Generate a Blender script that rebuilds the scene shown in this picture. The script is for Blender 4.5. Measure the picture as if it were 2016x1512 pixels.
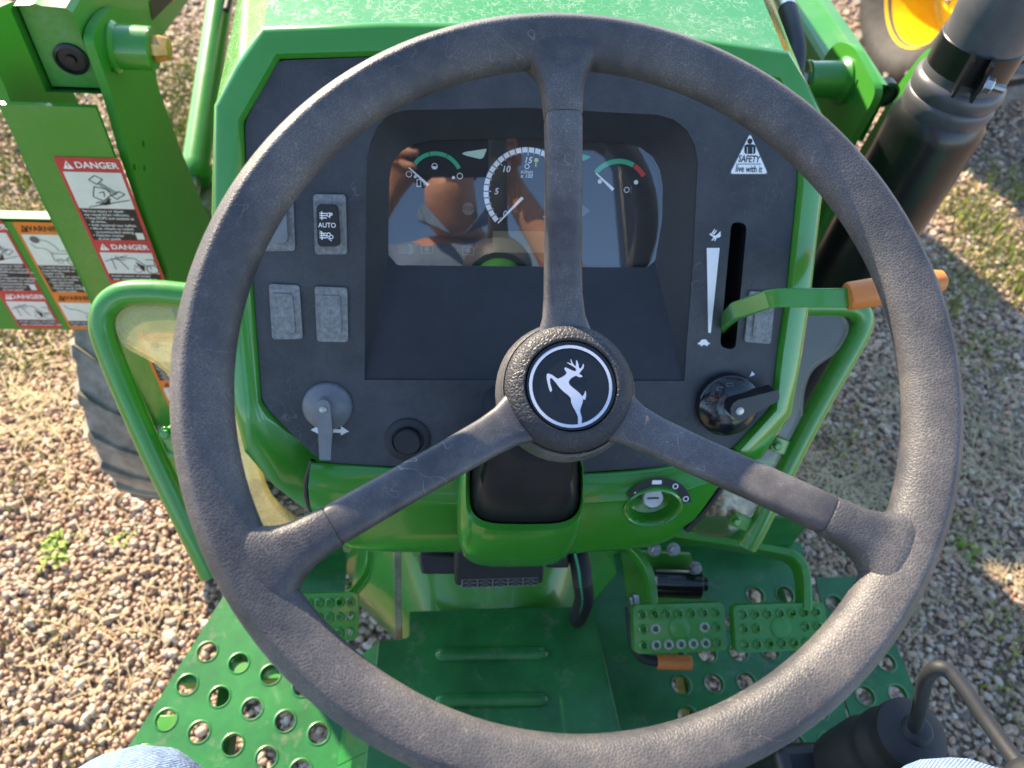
import bpy, bmesh, math, random
import numpy as np
from mathutils import Vector, Matrix, noise as mnoise

for o in list(bpy.data.objects):
    bpy.data.objects.remove(o)
random.seed(7)
RNG = np.random.default_rng(11)
SC = bpy.context.scene
COL = SC.collection
R = math.radians

# ------------------------------------------------------------------ camera
FPX, CX, CY = 1515.0, 1008.0, 756.0            # focal length in px of the 2016 px wide photograph
PITCH, YAW = R(52), R(6)
CAM = Vector((-0.080, 0.0, 1.58))
F0 = Vector((0, math.cos(PITCH), -math.sin(PITCH)))
R0 = Vector((1, 0, 0))
CU = Vector((0, math.sin(PITCH), math.cos(PITCH)))
CF = F0 * math.cos(YAW) + R0 * math.sin(YAW)
CR = R0 * math.cos(YAW) - F0 * math.sin(YAW)
cd = bpy.data.cameras.new('camera')
cam = bpy.data.objects.new('camera', cd)
COL.objects.link(cam)
cam.matrix_world = Matrix(((CR.x, CU.x, -CF.x, CAM.x), (CR.y, CU.y, -CF.y, CAM.y),
                           (CR.z, CU.z, -CF.z, CAM.z), (0, 0, 0, 1)))
cd.sensor_fit = 'HORIZONTAL'
cd.sensor_width = 34.6
cd.lens = 34.6 * FPX / 2016.0
cd.clip_start = 0.01
cd.clip_end = 500
cd.dof.use_dof = True
cd.dof.focus_distance = 0.52
cd.dof.aperture_fstop = 9.0
SC.camera = cam

# ------------------------------------------------------------------ light
SUN_AZ, SUN_EL = 33.5, 29.3      # degrees left of straight ahead (+Y), elevation
sdir = Vector((-math.sin(R(SUN_AZ)) * math.cos(R(SUN_EL)), math.cos(R(SUN_AZ)) * math.cos(R(SUN_EL)), math.sin(R(SUN_EL))))
W = bpy.data.worlds.new('World')
SC.world = W
W.use_nodes = True
wn = W.node_tree.nodes
wl = W.node_tree.links
bg = wn['Background']
sky = wn.new('ShaderNodeTexSky')
sky.sky_type = 'NISHITA'
sky.sun_disc = False
sky.sun_elevation = R(SUN_EL)
sky.sun_rotation = R(-SUN_AZ)
sky.air_density = 1.0
sky.dust_density = 0.3
sky.ozone_density = 2.5
wl.new(sky.outputs['Color'], bg.inputs['Color'])
bg.inputs['Strength'].default_value = 0.135
sd = bpy.data.lights.new('sun', 'SUN')
sd.energy = 5.0
sd.angle = R(0.53)
sd.color = (1.0, 0.82, 0.59)
sun = bpy.data.objects.new('sun', sd)
COL.objects.link(sun)
sun.rotation_euler = sdir.to_track_quat('Z', 'Y').to_euler()
sun.location = sdir * 20
SC.view_settings.view_transform = 'Standard'
SC.view_settings.look = 'None'
SC.view_settings.exposure = 1.68
SC.view_settings.gamma = 1.0


# ------------------------------------------------------------------ geometry from the picture's measurements
def ray(px, py):
    return CF + CR * ((px - CX) / FPX) - CU * ((py - CY) / FPX)


def at(px, py, d):
    return CAM + ray(px, py) * d


def onz(px, py, z):
    r = ray(px, py)
    return CAM + r * ((z - CAM.z) / r.z)


def onx(px, py, x):
    r = ray(px, py)
    return CAM + r * ((x - CAM.x) / r.x)


def ony(px, py, y):
    r = ray(px, py)
    return CAM + r * ((y - CAM.y) / r.y)


class Frame:
    def __init__(s, o, ex, ez):
        s.o = Vector(o)
        s.z = Vector(ez).normalized()
        s.x = (Vector(ex) - s.z * Vector(ex).dot(s.z)).normalized()
        s.y = s.z.cross(s.x)

    def p(s, a, b, c=0.0):
        return s.o + s.x * a + s.y * b + s.z * c

    def loc(s, v):
        q = v - s.o
        return (q.dot(s.x), q.dot(s.y), q.dot(s.z))

    def px(s, x, y, c=0.0):
        r = ray(x, y)
        t = (s.o + s.z * c - CAM).dot(s.z) / r.dot(s.z)
        q = CAM + r * t - s.o
        return (q.dot(s.x), q.dot(s.y))

    def pts(s, pl, c=0.0):
        return [s.px(x, y, c) for x, y in pl]

    def shift(s, c):
        return Frame(s.o + s.z * c, s.x, s.z)


# ------------------------------------------------------------------ materials
MATS = {}


def new_mat(name):
    m = bpy.data.materials.new(name)
    m.use_nodes = True
    MATS[name] = m
    return m, m.node_tree.nodes, m.node_tree.links, m.node_tree.nodes['Principled BSDF']


def N(n, t, **kw):
    x = n.new(t)
    for k, v in kw.items():
        if k in x.inputs:
            x.inputs[k].default_value = v
        else:
            setattr(x, k, v)
    return x


def ramp(n, stops):
    r = n.new('ShaderNodeValToRGB')
    e = r.color_ramp.elements
    while len(e) < len(stops):
        e.new(0.5)
    for i, (p, c) in enumerate(stops):
        e[i].position = p
        e[i].color = (c, c, c, 1) if isinstance(c, (int, float)) else (*c, 1)
    return r


def mixc(n, l, fac, a, b):
    m = n.new('ShaderNodeMix')
    m.data_type = 'RGBA'
    for sock, v in ((m.inputs[0], fac), (m.inputs[6], a), (m.inputs[7], b)):
        if hasattr(v, 'links') or hasattr(v, 'is_linked'):
            l.new(v, sock)
        elif isinstance(v, (int, float)):
            sock.default_value = v
        else:
            sock.default_value = (*v, 1)
    return m.outputs[2]


def mathn(n, l, op, a, b=None):
    m = n.new('ShaderNodeMath')
    m.operation = op
    for i, v in enumerate((a, b)):
        if v is None:
            continue
        if hasattr(v, 'is_linked'):
            l.new(v, m.inputs[i])
        else:
            m.inputs[i].default_value = v
    return m.outputs[0]


def tex_noise(n, l, scale, detail=4, rough=0.6, vec=None):
    t = N(n, 'ShaderNodeTexNoise', Scale=scale, Detail=detail, Roughness=rough)
    if vec is None:
        c = n.new('ShaderNodeTexCoord')
        vec = c.outputs['Object']
    l.new(vec, t.inputs['Vector'])
    return t.outputs['Fac']


def scratches(n, l, scale=60, width=0.012, warp=0.35, thr=0.55):
    """thin curly hairline marks: voronoi cell borders of warped coordinates, broken up by noise"""
    c = n.new('ShaderNodeTexCoord')
    wz = N(n, 'ShaderNodeTexNoise', Scale=scale * 0.7, Detail=3.0)
    l.new(c.outputs['Object'], wz.inputs['Vector'])
    mx = n.new('ShaderNodeMix')
    mx.data_type = 'VECTOR'
    mx.factor_mode = 'UNIFORM'
    mx.inputs[0].default_value = warp / scale * 10
    sub = n.new('ShaderNodeVectorMath')
    sub.operation = 'MULTIPLY_ADD'
    l.new(wz.outputs['Color'], sub.inputs[0])
    sub.inputs[1].default_value = (warp * 6 / scale,) * 3
    l.new(c.outputs['Object'], sub.inputs[2])
    v = N(n, 'ShaderNodeTexVoronoi', Scale=scale)
    v.feature = 'DISTANCE_TO_EDGE'
    l.new(sub.outputs[0], v.inputs['Vector'])
    line = ramp(n, [(0.0, 1.0), (width, 0.0)])
    l.new(v.outputs['Distance'], line.inputs[0])
    nz = tex_noise(n, l, scale * 0.35, 4, 0.7)
    br = ramp(n, [(thr - 0.06, 0.0), (thr + 0.06, 1.0)])
    l.new(nz, br.inputs[0])
    return mathn(n, l, 'MULTIPLY', line.outputs[0], br.outputs[0])


def plain(name, col, rough=0.5, metal=0.0, coat=0.0, spec=0.5, mottle=0.0, mscale=40, bump=0.0, bscale=300):
    m, n, l, b = new_mat(name)
    b.inputs['Roughness'].default_value = rough
    b.inputs['Metallic'].default_value = metal
    b.inputs['Coat Weight'].default_value = coat
    b.inputs['Coat Roughness'].default_value = 0.08
    b.inputs['Specular IOR Level'].default_value = spec
    if mottle:
        f = tex_noise(n, l, mscale, 5, 0.65)
        r = ramp(n, [(0.35, 0.0), (0.7, 1.0)])
        l.new(f, r.inputs[0])
        dark = tuple(c * (1 - mottle) for c in col)
        lite = tuple(min(1, c * (1 + mottle)) for c in col)
        l.new(mixc(n, l, r.outputs[0], dark, lite), b.inputs['Base Color'])
    else:
        b.inputs['Base Color'].default_value = (*col, 1)
    if bump:
        f = tex_noise(n, l, bscale, 3, 0.6)
        bp = N(n, 'ShaderNodeBump', Strength=bump, Distance=0.001)
        l.new(f, bp.inputs['Height'])
        l.new(bp.outputs[0], b.inputs['Normal'])
    return m


GREEN = (0.036, 0.245, 0.018)


def mk_green(name, dust=0.25, crack=0.0, rough=0.28, coat=0.5):
    m, n, l, b = new_mat(name)
    f = tex_noise(n, l, 9, 6, 0.7)
    f2 = tex_noise(n, l, 140, 4, 0.7)
    r = ramp(n, [(0.42, 0.0), (0.75, 1.0)])
    l.new(f, r.inputs[0])
    r2 = ramp(n, [(0.3, 0.25), (0.7, 1.0)])
    l.new(f2, r2.inputs[0])
    d = mathn(n, l, 'MULTIPLY', r.outputs[0], r2.outputs[0])
    d = mathn(n, l, 'MULTIPLY', d, dust)
    col = mixc(n, l, d, GREEN, (0.33, 0.34, 0.26))
    if crack:
        s = mathn(n, l, 'MAXIMUM', scratches(n, l, 120, 0.05, 0.42, 0.47), scratches(n, l, 60, 0.022, 0.5, 0.52))
        s = mathn(n, l, 'MULTIPLY', s, crack)
        col = mixc(n, l, s, col, (0.55, 0.58, 0.45))
        d = mathn(n, l, 'MAXIMUM', d, s)
    l.new(col, b.inputs['Base Color'])
    rr = n.new('ShaderNodeMapRange')
    l.new(d, rr.inputs[0])
    rr.inputs[3].default_value = rough
    rr.inputs[4].default_value = 0.8
    l.new(rr.outputs[0], b.inputs['Roughness'])
    b.inputs['Coat Weight'].default_value = coat
    b.inputs['Coat Roughness'].default_value = 0.06
    nz = tex_noise(n, l, 60, 2, 0.5)
    bp = N(n, 'ShaderNodeBump', Strength=0.06, Distance=0.002)
    l.new(nz, bp.inputs['Height'])
    l.new(bp.outputs[0], b.inputs['Normal'])
    return m


def rubber(name, col, dust, grain_scale, bump, rough, scr=0.0, dustcol=(0.20, 0.19, 0.185)):
    m, n, l, b = new_mat(name)
    c = n.new('ShaderNodeTexCoord')
    wz = N(n, 'ShaderNodeTexNoise', Scale=grain_scale * 0.6, Detail=2.0)
    l.new(c.outputs['Object'], wz.inputs['Vector'])
    ma = n.new('ShaderNodeVectorMath')
    ma.operation = 'MULTIPLY_ADD'
    l.new(wz.outputs['Color'], ma.inputs[0])
    ma.inputs[1].default_value = (0.9 / grain_scale,) * 3
    l.new(c.outputs['Object'], ma.inputs[2])
    v = N(n, 'ShaderNodeTexVoronoi', Scale=grain_scale)
    v.feature = 'DISTANCE_TO_EDGE'
    l.new(ma.outputs[0], v.inputs['Vector'])
    h = ramp(n, [(0.0, 0.0), (0.22, 1.0)])
    l.new(v.outputs['Distance'], h.inputs[0])
    groove = ramp(n, [(0.02, 1.0), (0.14, 0.0)])
    l.new(v.outputs['Distance'], groove.inputs[0])
    big = tex_noise(n, l, 14, 5, 0.7)
    rb = ramp(n, [(0.38, 0.08), (0.68, 1.0)])
    l.new(big, rb.inputs[0])
    fine = tex_noise(n, l, 900, 2, 0.6)
    rf = ramp(n, [(0.4, 0.5), (0.7, 1.0)])
    l.new(fine, rf.inputs[0])
    d = mathn(n, l, 'MULTIPLY', groove.outputs[0], rb.outputs[0])
    d = mathn(n, l, 'MULTIPLY', d, rf.outputs[0])
    film = mathn(n, l, 'MULTIPLY', rb.outputs[0], 0.30)
    d = mathn(n, l, 'MAXIMUM', d, film)
    if scr:
        s = mathn(n, l, 'MULTIPLY', scratches(n, l, 34, 0.014, 0.6, 0.52), scr)
        d = mathn(n, l, 'MAXIMUM', d, s)
    d = mathn(n, l, 'MULTIPLY', d, dust)
    l.new(mixc(n, l, d, col, dustcol), b.inputs['Base Color'])
    b.inputs['Roughness'].default_value = rough
    bp = N(n, 'ShaderNodeBump', Strength=bump, Distance=0.0006)
    l.new(h.outputs[0], bp.inputs['Height'])
    l.new(bp.outputs[0], b.inputs['Normal'])
    return m


mk_green('green', 0.22, 0.0)
mk_green('green_hood', 0.30, 0.5, 0.25, 0.7)
mk_green('green_bezel', 0.10, 0.0, 0.2, 0.7)
mk_green('green_matte', 0.12, 0.0, 0.5, 0.0)
mk_green('green_dull', 0.45, 0.0, 0.42, 0.15)
rubber('wheel_rubber', (0.034, 0.037, 0.045), 0.75, 620, 0.26, 0.48, 0.55, (0.33, 0.295, 0.265))
rubber('spoke_rubber', (0.036, 0.037, 0.043), 1.0, 900, 0.12, 0.42, 1.0, (0.30, 0.28, 0.27))
rubber('hub_rubber', (0.022, 0.024, 0.030), 0.45, 420, 0.5, 0.5)
rubber('dash_plastic', (0.021, 0.025, 0.032), 0.6, 1100, 0.2, 0.5, 0.8, (0.16, 0.17, 0.19))
plain('recess_plastic', (0.018, 0.022, 0.029), 0.55, mottle=0.2, bump=0.15, bscale=1500)
plain('black_plastic', (0.015, 0.016, 0.018), 0.38, mottle=0.3)
plain('gloss_black', (0.010, 0.011, 0.013), 0.16, coat=0.5)
plain('boot_black', (0.015, 0.017, 0.021), 0.62, mottle=0.3, bump=0.1, bscale=400)
plain('boot_brown', (0.020, 0.018, 0.018), 0.38, coat=0.05, mottle=0.3)
plain('grey_plastic', (0.20, 0.205, 0.21), 0.5, mottle=0.35, mscale=260)
plain('grey_knob', (0.17, 0.18, 0.195), 0.42, mottle=0.12, mscale=90)
plain('white_print', (0.85, 0.86, 0.87), 0.5)
plain('silver_print', (0.72, 0.75, 0.82), 0.25, metal=0.35)
plain('black_print', (0.012, 0.012, 0.013), 0.5)
plain('sticker_white', (0.72, 0.73, 0.70), 0.45, mottle=0.06)
plain('sticker_red', (0.55, 0.045, 0.045), 0.45, mottle=0.1)
plain('sticker_orange', (0.75, 0.20, 0.02), 0.45, mottle=0.1)
plain('sticker_grey', (0.20, 0.20, 0.20), 0.5)
plain('orange_plastic', (0.62, 0.20, 0.045), 0.42, mottle=0.1, mscale=30)
plain('steel', (0.42, 0.42, 0.41), 0.35, metal=0.9, mottle=0.3)
plain('worn_rod', (0.26, 0.28, 0.22), 0.45, metal=0.3, mottle=0.4)
plain('brass', (0.62, 0.36, 0.12), 0.35, metal=0.8, mottle=0.3)
plain('muffler_black', (0.007, 0.008, 0.010), 0.30, coat=0.1, mottle=0.3)
plain('muffler_grey', (0.075, 0.075, 0.085), 0.36, mottle=0.2, mscale=25)
plain('tyre_dusty', (0.25, 0.225, 0.19), 0.85, mottle=0.4, mscale=25, bump=0.3, bscale=150)
plain('tyre_black', (0.030, 0.028, 0.026), 0.75, mottle=0.4, mscale=20, bump=0.3, bscale=150)
plain('lug_dusty', (0.24, 0.22, 0.20), 0.8, mottle=0.3)
plain('yellow_paint', (0.83, 0.52, 0.01), 0.32, coat=0.3, mottle=0.08, mscale=12)
plain('gauge_face', (0.010, 0.011, 0.013), 0.6)
plain('gauge_green', (0.05, 0.42, 0.22), 0.6)
plain('gauge_pale', (0.55, 0.72, 0.58), 0.6)
plain('gauge_red', (0.60, 0.05, 0.04), 0.6)
plain('gauge_grey', (0.12, 0.12, 0.12), 0.6)
plain('gauge_yellow', (0.65, 0.62, 0.15), 0.6)
plain('lcd', (0.13, 0.125, 0.07), 0.4)
plain('skin', (0.55, 0.27, 0.18), 0.5, mottle=0.08, mscale=60)
plain('hair', (0.05, 0.035, 0.025), 0.6)
plain('seat_vinyl', (0.02, 0.02, 0.02), 0.5, mottle=0.2)
plain('straw', (0.50, 0.40, 0.22), 0.8, mottle=0.3, mscale=6)

# grit and small stones between the pebbles
m, n, l, b = new_mat('earth')
c = n.new('ShaderNodeTexCoord')
v = N(n, 'ShaderNodeTexVoronoi', Scale=150.0)
l.new(c.outputs['Object'], v.inputs['Vector'])
sp_ = n.new('ShaderNodeSeparateColor')
l.new(v.outputs['Color'], sp_.inputs[0])
r = ramp(n, [(0.0, (0.11, 0.075, 0.05)), (0.35, (0.24, 0.165, 0.11)), (0.7, (0.33, 0.24, 0.17)), (1.0, (0.44, 0.36, 0.29))])
l.new(sp_.outputs[0], r.inputs[0])
big = tex_noise(n, l, 5, 5, 0.6)
l.new(mixc(n, l, mathn(n, l, 'MULTIPLY', big, 0.6), r.outputs[0], (0.20, 0.15, 0.10)), b.inputs['Base Color'])
b.inputs['Roughness'].default_value = 0.9
rr = ramp(n, [(0.0, 1.0), (0.7, 0.0)])
l.new(v.outputs['Distance'], rr.inputs[0])
bp = N(n, 'ShaderNodeBump', Strength=0.8, Distance=0.004)
l.new(rr.outputs[0], bp.inputs['Height'])
l.new(bp.outputs[0], b.inputs['Normal'])

# denim
m, n, l, b = new_mat('denim')
c = n.new('ShaderNodeTexCoord')
mp = N(n, 'ShaderNodeMapping')
mp.inputs['Rotation'].default_value = (0.2, 0.3, 0.9)
l.new(c.outputs['Object'], mp.inputs['Vector'])
wv = N(n, 'ShaderNodeTexWave', Scale=150.0, Distortion=2.5, Detail=2.0)
wv.inputs['Detail Scale'].default_value = 3.0
l.new(mp.outputs[0], wv.inputs['Vector'])
nz = tex_noise(n, l, 45, 5, 0.7)
col = mixc(n, l, nz, (0.035, 0.075, 0.17), (0.12, 0.20, 0.35))
wr = ramp(n, [(0.2, 0.0), (0.9, 0.75)])
l.new(wv.outputs['Fac'], wr.inputs[0])
col = mixc(n, l, wr.outputs[0], col, (0.28, 0.37, 0.50))
l.new(col, b.inputs['Base Color'])
b.inputs['Roughness'].default_value = 0.9
wrk = tex_noise(n, l, 22, 4, 0.6)
b2_ = N(n, 'ShaderNodeBump', Strength=0.9, Distance=0.012)
l.new(wrk, b2_.inputs['Height'])
bp = N(n, 'ShaderNodeBump', Strength=0.5, Distance=0.0007)
l.new(wv.outputs['Fac'], bp.inputs['Height'])
l.new(b2_.outputs[0], bp.inputs['Normal'])
l.new(bp.outputs[0], b.inputs['Normal'])
plain('worn_metal', (0.42, 0.43, 0.38), 0.6, mottle=0.35, mscale=300)

def schlick(n, l, f0):
    """mirror share of a thin sheet, the same from both sides"""
    g = n.new('ShaderNodeNewGeometry')
    d = n.new('ShaderNodeVectorMath')
    d.operation = 'DOT_PRODUCT'
    l.new(g.outputs['Normal'], d.inputs[0])
    l.new(g.outputs['Incoming'], d.inputs[1])
    c_ = mathn(n, l, 'ABSOLUTE', d.outputs['Value'])
    k = mathn(n, l, 'POWER', mathn(n, l, 'SUBTRACT', 1.0, c_), 5.0)
    return mathn(n, l, 'ADD', mathn(n, l, 'MULTIPLY', k, 1 - f0), f0)


# glass of the instrument cluster: clear sheet with a mirror reflection
m, n, l, b = new_mat('lens_glass')
n.remove(b)
out = n['Material Output']
fr = schlick(n, l, 0.15)
tr = n.new('ShaderNodeBsdfTransparent')
tr.inputs[0].default_value = (0.98, 0.98, 0.98, 1)
gl = n.new('ShaderNodeBsdfGlossy')
gl.inputs['Roughness'].default_value = 0.004
ms = n.new('ShaderNodeMixShader')
l.new(fr, ms.inputs[0])
l.new(tr.outputs[0], ms.inputs[1])
l.new(gl.outputs[0], ms.inputs[2])
l.new(ms.outputs[0], out.inputs['Surface'])


def clear_sheet(name, tint, haze, hazecol):
    m, n, l, b = new_mat(name)
    n.remove(b)
    out = n['Material Output']
    fr = schlick(n, l, 0.05)
    tr = n.new('ShaderNodeBsdfTransparent')
    tr.inputs[0].default_value = (*tint, 1)
    df = n.new('ShaderNodeBsdfDiffuse')
    df.inputs[0].default_value = (*hazecol, 1)
    tl = n.new('ShaderNodeBsdfTranslucent')
    tl.inputs[0].default_value = (*hazecol, 1)
    gl = n.new('ShaderNodeBsdfGlossy')
    gl.inputs['Roughness'].default_value = 0.06
    a = n.new('ShaderNodeMixShader')
    a.inputs[0].default_value = 0.55
    l.new(df.outputs[0], a.inputs[1])
    l.new(tl.outputs[0], a.inputs[2])
    nz = tex_noise(n, l, 30, 5, 0.7)
    rr = ramp(n, [(0.3, haze * 0.6), (0.75, min(1, haze * 1.5))])
    l.new(nz, rr.inputs[0])
    a2 = n.new('ShaderNodeMixShader')
    l.new(rr.outputs[0], a2.inputs[0])
    l.new(tr.outputs[0], a2.inputs[1])
    l.new(a.outputs[0], a2.inputs[2])
    ms = n.new('ShaderNodeMixShader')
    l.new(fr, ms.inputs[0])
    l.new(a2.outputs[0], ms.inputs[1])
    l.new(gl.outputs[0], ms.inputs[2])
    l.new(ms.outputs[0], out.inputs['Surface'])
    return m


clear_sheet('clear_amber', (0.96, 0.91, 0.68), 0.30, (0.80, 0.72, 0.42))
clear_sheet('clear_smoke', (0.92, 0.88, 0.76), 0.06, (0.60, 0.55, 0.40))

# pebbles: each one its own stone colour
m, n, l, b = new_mat('pebble')
g = n.new('ShaderNodeNewGeometry')
r = ramp(n, [(0.0, (0.29, 0.175, 0.11)), (0.2, (0.44, 0.28, 0.185)), (0.42, (0.55, 0.385, 0.27)), (0.58, (0.38, 0.29, 0.235)),
             (0.74, (0.60, 0.46, 0.34)), (0.86, (0.66, 0.57, 0.47)), (0.95, (0.48, 0.27, 0.17)), (1.0, (0.56, 0.37, 0.25))])
l.new(g.outputs['Random Per Island'], r.inputs[0])
nz = tex_noise(n, l, 160, 4, 0.7)
col = mixc(n, l, mathn(n, l, 'MULTIPLY', nz, 0.35), r.outputs[0], (0.28, 0.20, 0.13))
l.new(col, b.inputs['Base Color'])
b.inputs['Roughness'].default_value = 0.62

m, n, l, b = new_mat('grass')
g = n.new('ShaderNodeNewGeometry')
r = ramp(n, [(0.0, (0.10, 0.17, 0.02)), (0.4, (0.19, 0.27, 0.035)), (0.7, (0.30, 0.33, 0.06)), (1.0, (0.42, 0.36, 0.14))])
l.new(g.outputs['Random Per Island'], r.inputs[0])
l.new(r.outputs[0], b.inputs['Base Color'])
b.inputs['Roughness'].default_value = 0.6
b.inputs['Transmission Weight'].default_value = 0.0

# corrugated floor dust on the green platform
plain('platform_green', (0.018, 0.160, 0.032), 0.38, coat=0.2, mottle=0.25, mscale=18)
m = MATS['platform_green']
n, l = m.node_tree.nodes, m.node_tree.links
b = n['Principled BSDF']
src = b.inputs['Base Color'].links[0].from_socket
f = tex_noise(n, l, 26, 7, 0.75)
rr = ramp(n, [(0.56, 0.0), (0.76, 0.5)])
l.new(f, rr.inputs[0])
l.new(mixc(n, l, rr.outputs[0], src, (0.30, 0.27, 0.20)), b.inputs['Base Color'])


# ------------------------------------------------------------------ mesh helpers
class MB:
    def __init__(s):
        s.v = []
        s.f = []
        s.m = []
        s.mats = []

    def mi(s, mat):
        if mat not in s.mats:
            s.mats.append(mat)
        return s.mats.index(mat)

    def add(s, v, f, mat):
        k = len(s.v)
        i = s.mi(mat)
        s.v += [tuple(q) for q in v]
        s.f += [tuple(j + k for j in q) for q in f]
        s.m += [i] * len(f)

    def build(s, name, parent=None, smooth=35, bevel=0.0, bseg=2, sub=0):
        me = bpy.data.meshes.new(name)
        me.from_pydata(s.v, [], s.f)
        for q in s.mats:
            me.materials.append(MATS[q])
        me.polygons.foreach_set('material_index', s.m)
        bm = bmesh.new()
        bm.from_mesh(me)
        bmesh.ops.recalc_face_normals(bm, faces=bm.faces)
        bm.to_mesh(me)
        bm.free()
        if smooth:
            me.polygons.foreach_set('use_smooth', [True] * len(me.polygons))
            me.set_sharp_from_angle(angle=R(smooth))
        me.update()
        o = bpy.data.objects.new(name, me)
        COL.objects.link(o)
        if bevel:
            q = o.modifiers.new('bevel', 'BEVEL')
            q.width = bevel
            q.segments = bseg
            q.limit_method = 'ANGLE'
            q.angle_limit = R(40)
            q.harden_normals = False
        if sub:
            q = o.modifiers.new('sub', 'SUBSURF')
            q.levels = q.render_levels = sub
        if parent:
            o.parent = parent
            o.matrix_parent_inverse = pinv(parent)
        return o


def pinv(p):
    mtx = Matrix.Identity(4)
    q = p
    chain = []
    while q:
        chain.append(q)
        q = q.parent
    for q in reversed(chain):
        mtx = mtx @ q.matrix_parent_inverse @ Matrix.LocRotScale(q.location, q.rotation_euler, q.scale)
    return mtx.inverted()


def empty(name, loc, label=None, cat=None, group=None):
    o = bpy.data.objects.new(name, None)
    COL.objects.link(o)
    o.location = loc
    o.empty_display_size = 0.1
    tag(o, label, cat, group)
    return o


def tag(o, label=None, cat=None, group=None, kind=None):
    for k, v in (('label', label), ('category', cat), ('group', group), ('kind', kind)):
        if v:
            o[k] = v
    return o


def fill2d(polys, depth=0.0, font=None):
    """flat polygon with holes, optional thickness: verts (x,y,z) and faces"""
    cu = bpy.data.curves.new('tmp', 'CURVE')
    cu.dimensions = '2D'
    cu.fill_mode = 'BOTH'
    cu.extrude = depth / 2
    for pl in polys:
        s = cu.splines.new('POLY')
        s.points.add(len(pl) - 1)
        for i, p in enumerate(pl):
            s.points[i].co = (p[0], p[1], 0, 1)
        s.use_cyclic_u = True
    o = bpy.data.objects.new('tmp', cu)
    me = o.to_mesh()
    v = [tuple(q.co) for q in me.vertices]
    f = [tuple(p.vertices) for p in me.polygons]
    o.to_mesh_clear()
    bpy.data.objects.remove(o)
    bpy.data.curves.remove(cu)
    return v, f


def text2d(txt, size, align='CENTER', shear=0.0, bold=0.0, xs=1.0):
    cu = bpy.data.curves.new('tmp', 'FONT')
    cu.body = txt
    cu.size = size
    cu.align_x = align
    cu.align_y = 'CENTER'
    cu.shear = shear
    cu.offset = bold * size
    cu.resolution_u = 3
    o = bpy.data.objects.new('tmp', cu)
    me = o.to_mesh()
    v = [(q.co.x * xs, q.co.y, 0) for q in me.vertices]
    f = [tuple(p.vertices) for p in me.polygons]
    o.to_mesh_clear()
    bpy.data.objects.remove(o)
    bpy.data.curves.remove(cu)
    return v, f


def flat(mb, fr, poly, c, mat, holes=()):
    v, f = fill2d([poly] + list(holes))
    mb.add([fr.p(x, y, c) for x, y, z in v], f, mat)


def slab(mb, fr, poly, c0, c1, mat, holes=()):
    v, f = fill2d([poly] + list(holes), abs(c1 - c0))
    mid = (c0 + c1) / 2
    mb.add([fr.p(x, y, z + mid) for x, y, z in v], f, mat)


def put_text(mb, fr, txt, pos, size, c, mat, ang=0.0, align='CENTER', shear=0.0, bold=0.0, xs=1.0):
    v, f = text2d(txt, size, align, shear, bold, xs)
    ca, sa = math.cos(ang), math.sin(ang)
    mb.add([fr.p(pos[0] + x * ca - y * sa, pos[1] + x * sa + y * ca, c) for x, y, z in v], f, mat)


def circle(cx, cy, r, n=32, a0=0.0):
    return [(cx + r * math.cos(a0 + 2 * math.pi * i / n), cy + r * math.sin(a0 + 2 * math.pi * i / n)) for i in range(n)]


def sector(cx, cy, r0, r1, a0, a1, n=16):
    A = [a0 + (a1 - a0) * i / n for i in range(n + 1)]
    return [(cx + r1 * math.cos(a), cy + r1 * math.sin(a)) for a in A] + [(cx + r0 * math.cos(a), cy + r0 * math.sin(a)) for a in reversed(A)]


def rpoly(pts, r, n=5):
    """polygon with rounded corners"""
    out = []
    k = len(pts)
    for i in range(k):
        p = Vector(pts[i]).to_2d()
        a = (Vector(pts[i - 1]).to_2d() - p)
        b = (Vector(pts[(i + 1) % k]).to_2d() - p)
        ri = r[i] if isinstance(r, (list, tuple)) else r
        d = min(ri, a.length * 0.45, b.length * 0.45)
        if d < 1e-6:
            out.append(tuple(p))
            continue
        p0 = p + a.normalized() * d
        p1 = p + b.normalized() * d
        for j in range(n + 1):
            t = j / n
            q = p0 * (1 - t) ** 2 + p * 2 * t * (1 - t) + p1 * t * t
            out.append((q.x, q.y))
    return out


def rect(x0, y0, x1, y1):
    return [(x0, y0), (x1, y0), (x1, y1), (x0, y1)]


def box(mb, fr, x0, x1, y0, y1, z0, z1, mat):
    v = [fr.p(x, y, z) for z in (z0, z1) for x, y in rect(x0, y0, x1, y1)]
    mb.add(v, [(0, 3, 2, 1), (4, 5, 6, 7), (0, 1, 5, 4), (1, 2, 6, 5), (2, 3, 7, 6), (3, 0, 4, 7)], mat)


def loft(mb, rings, mat, cap0=False, cap1=False, closed=True):
    k = len(rings[0])
    v = [p for r_ in rings for p in r_]
    f = []
    for i in range(len(rings) - 1):
        for j in range(k if closed else k - 1):
            a, b2 = i * k + j, i * k + (j + 1) % k
            f.append((a, b2, b2 + k, a + k))
    if cap0:
        f.append(tuple(range(k - 1, -1, -1)))
    if cap1:
        f.append(tuple((len(rings) - 1) * k + j for j in range(k)))
    mb.add(v, f, mat)


def lathe(mb, fr, prof, mat, n=32, a0=0.0, cap0=True, cap1=True, sx=1.0, sy=1.0):
    rings = [[fr.p(sx * r * math.cos(a0 + 2 * math.pi * j / n), sy * r * math.sin(a0 + 2 * math.pi * j / n), h) for j in range(n)] for r, h in prof]
    loft(mb, rings, mat, cap0, cap1)


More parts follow.
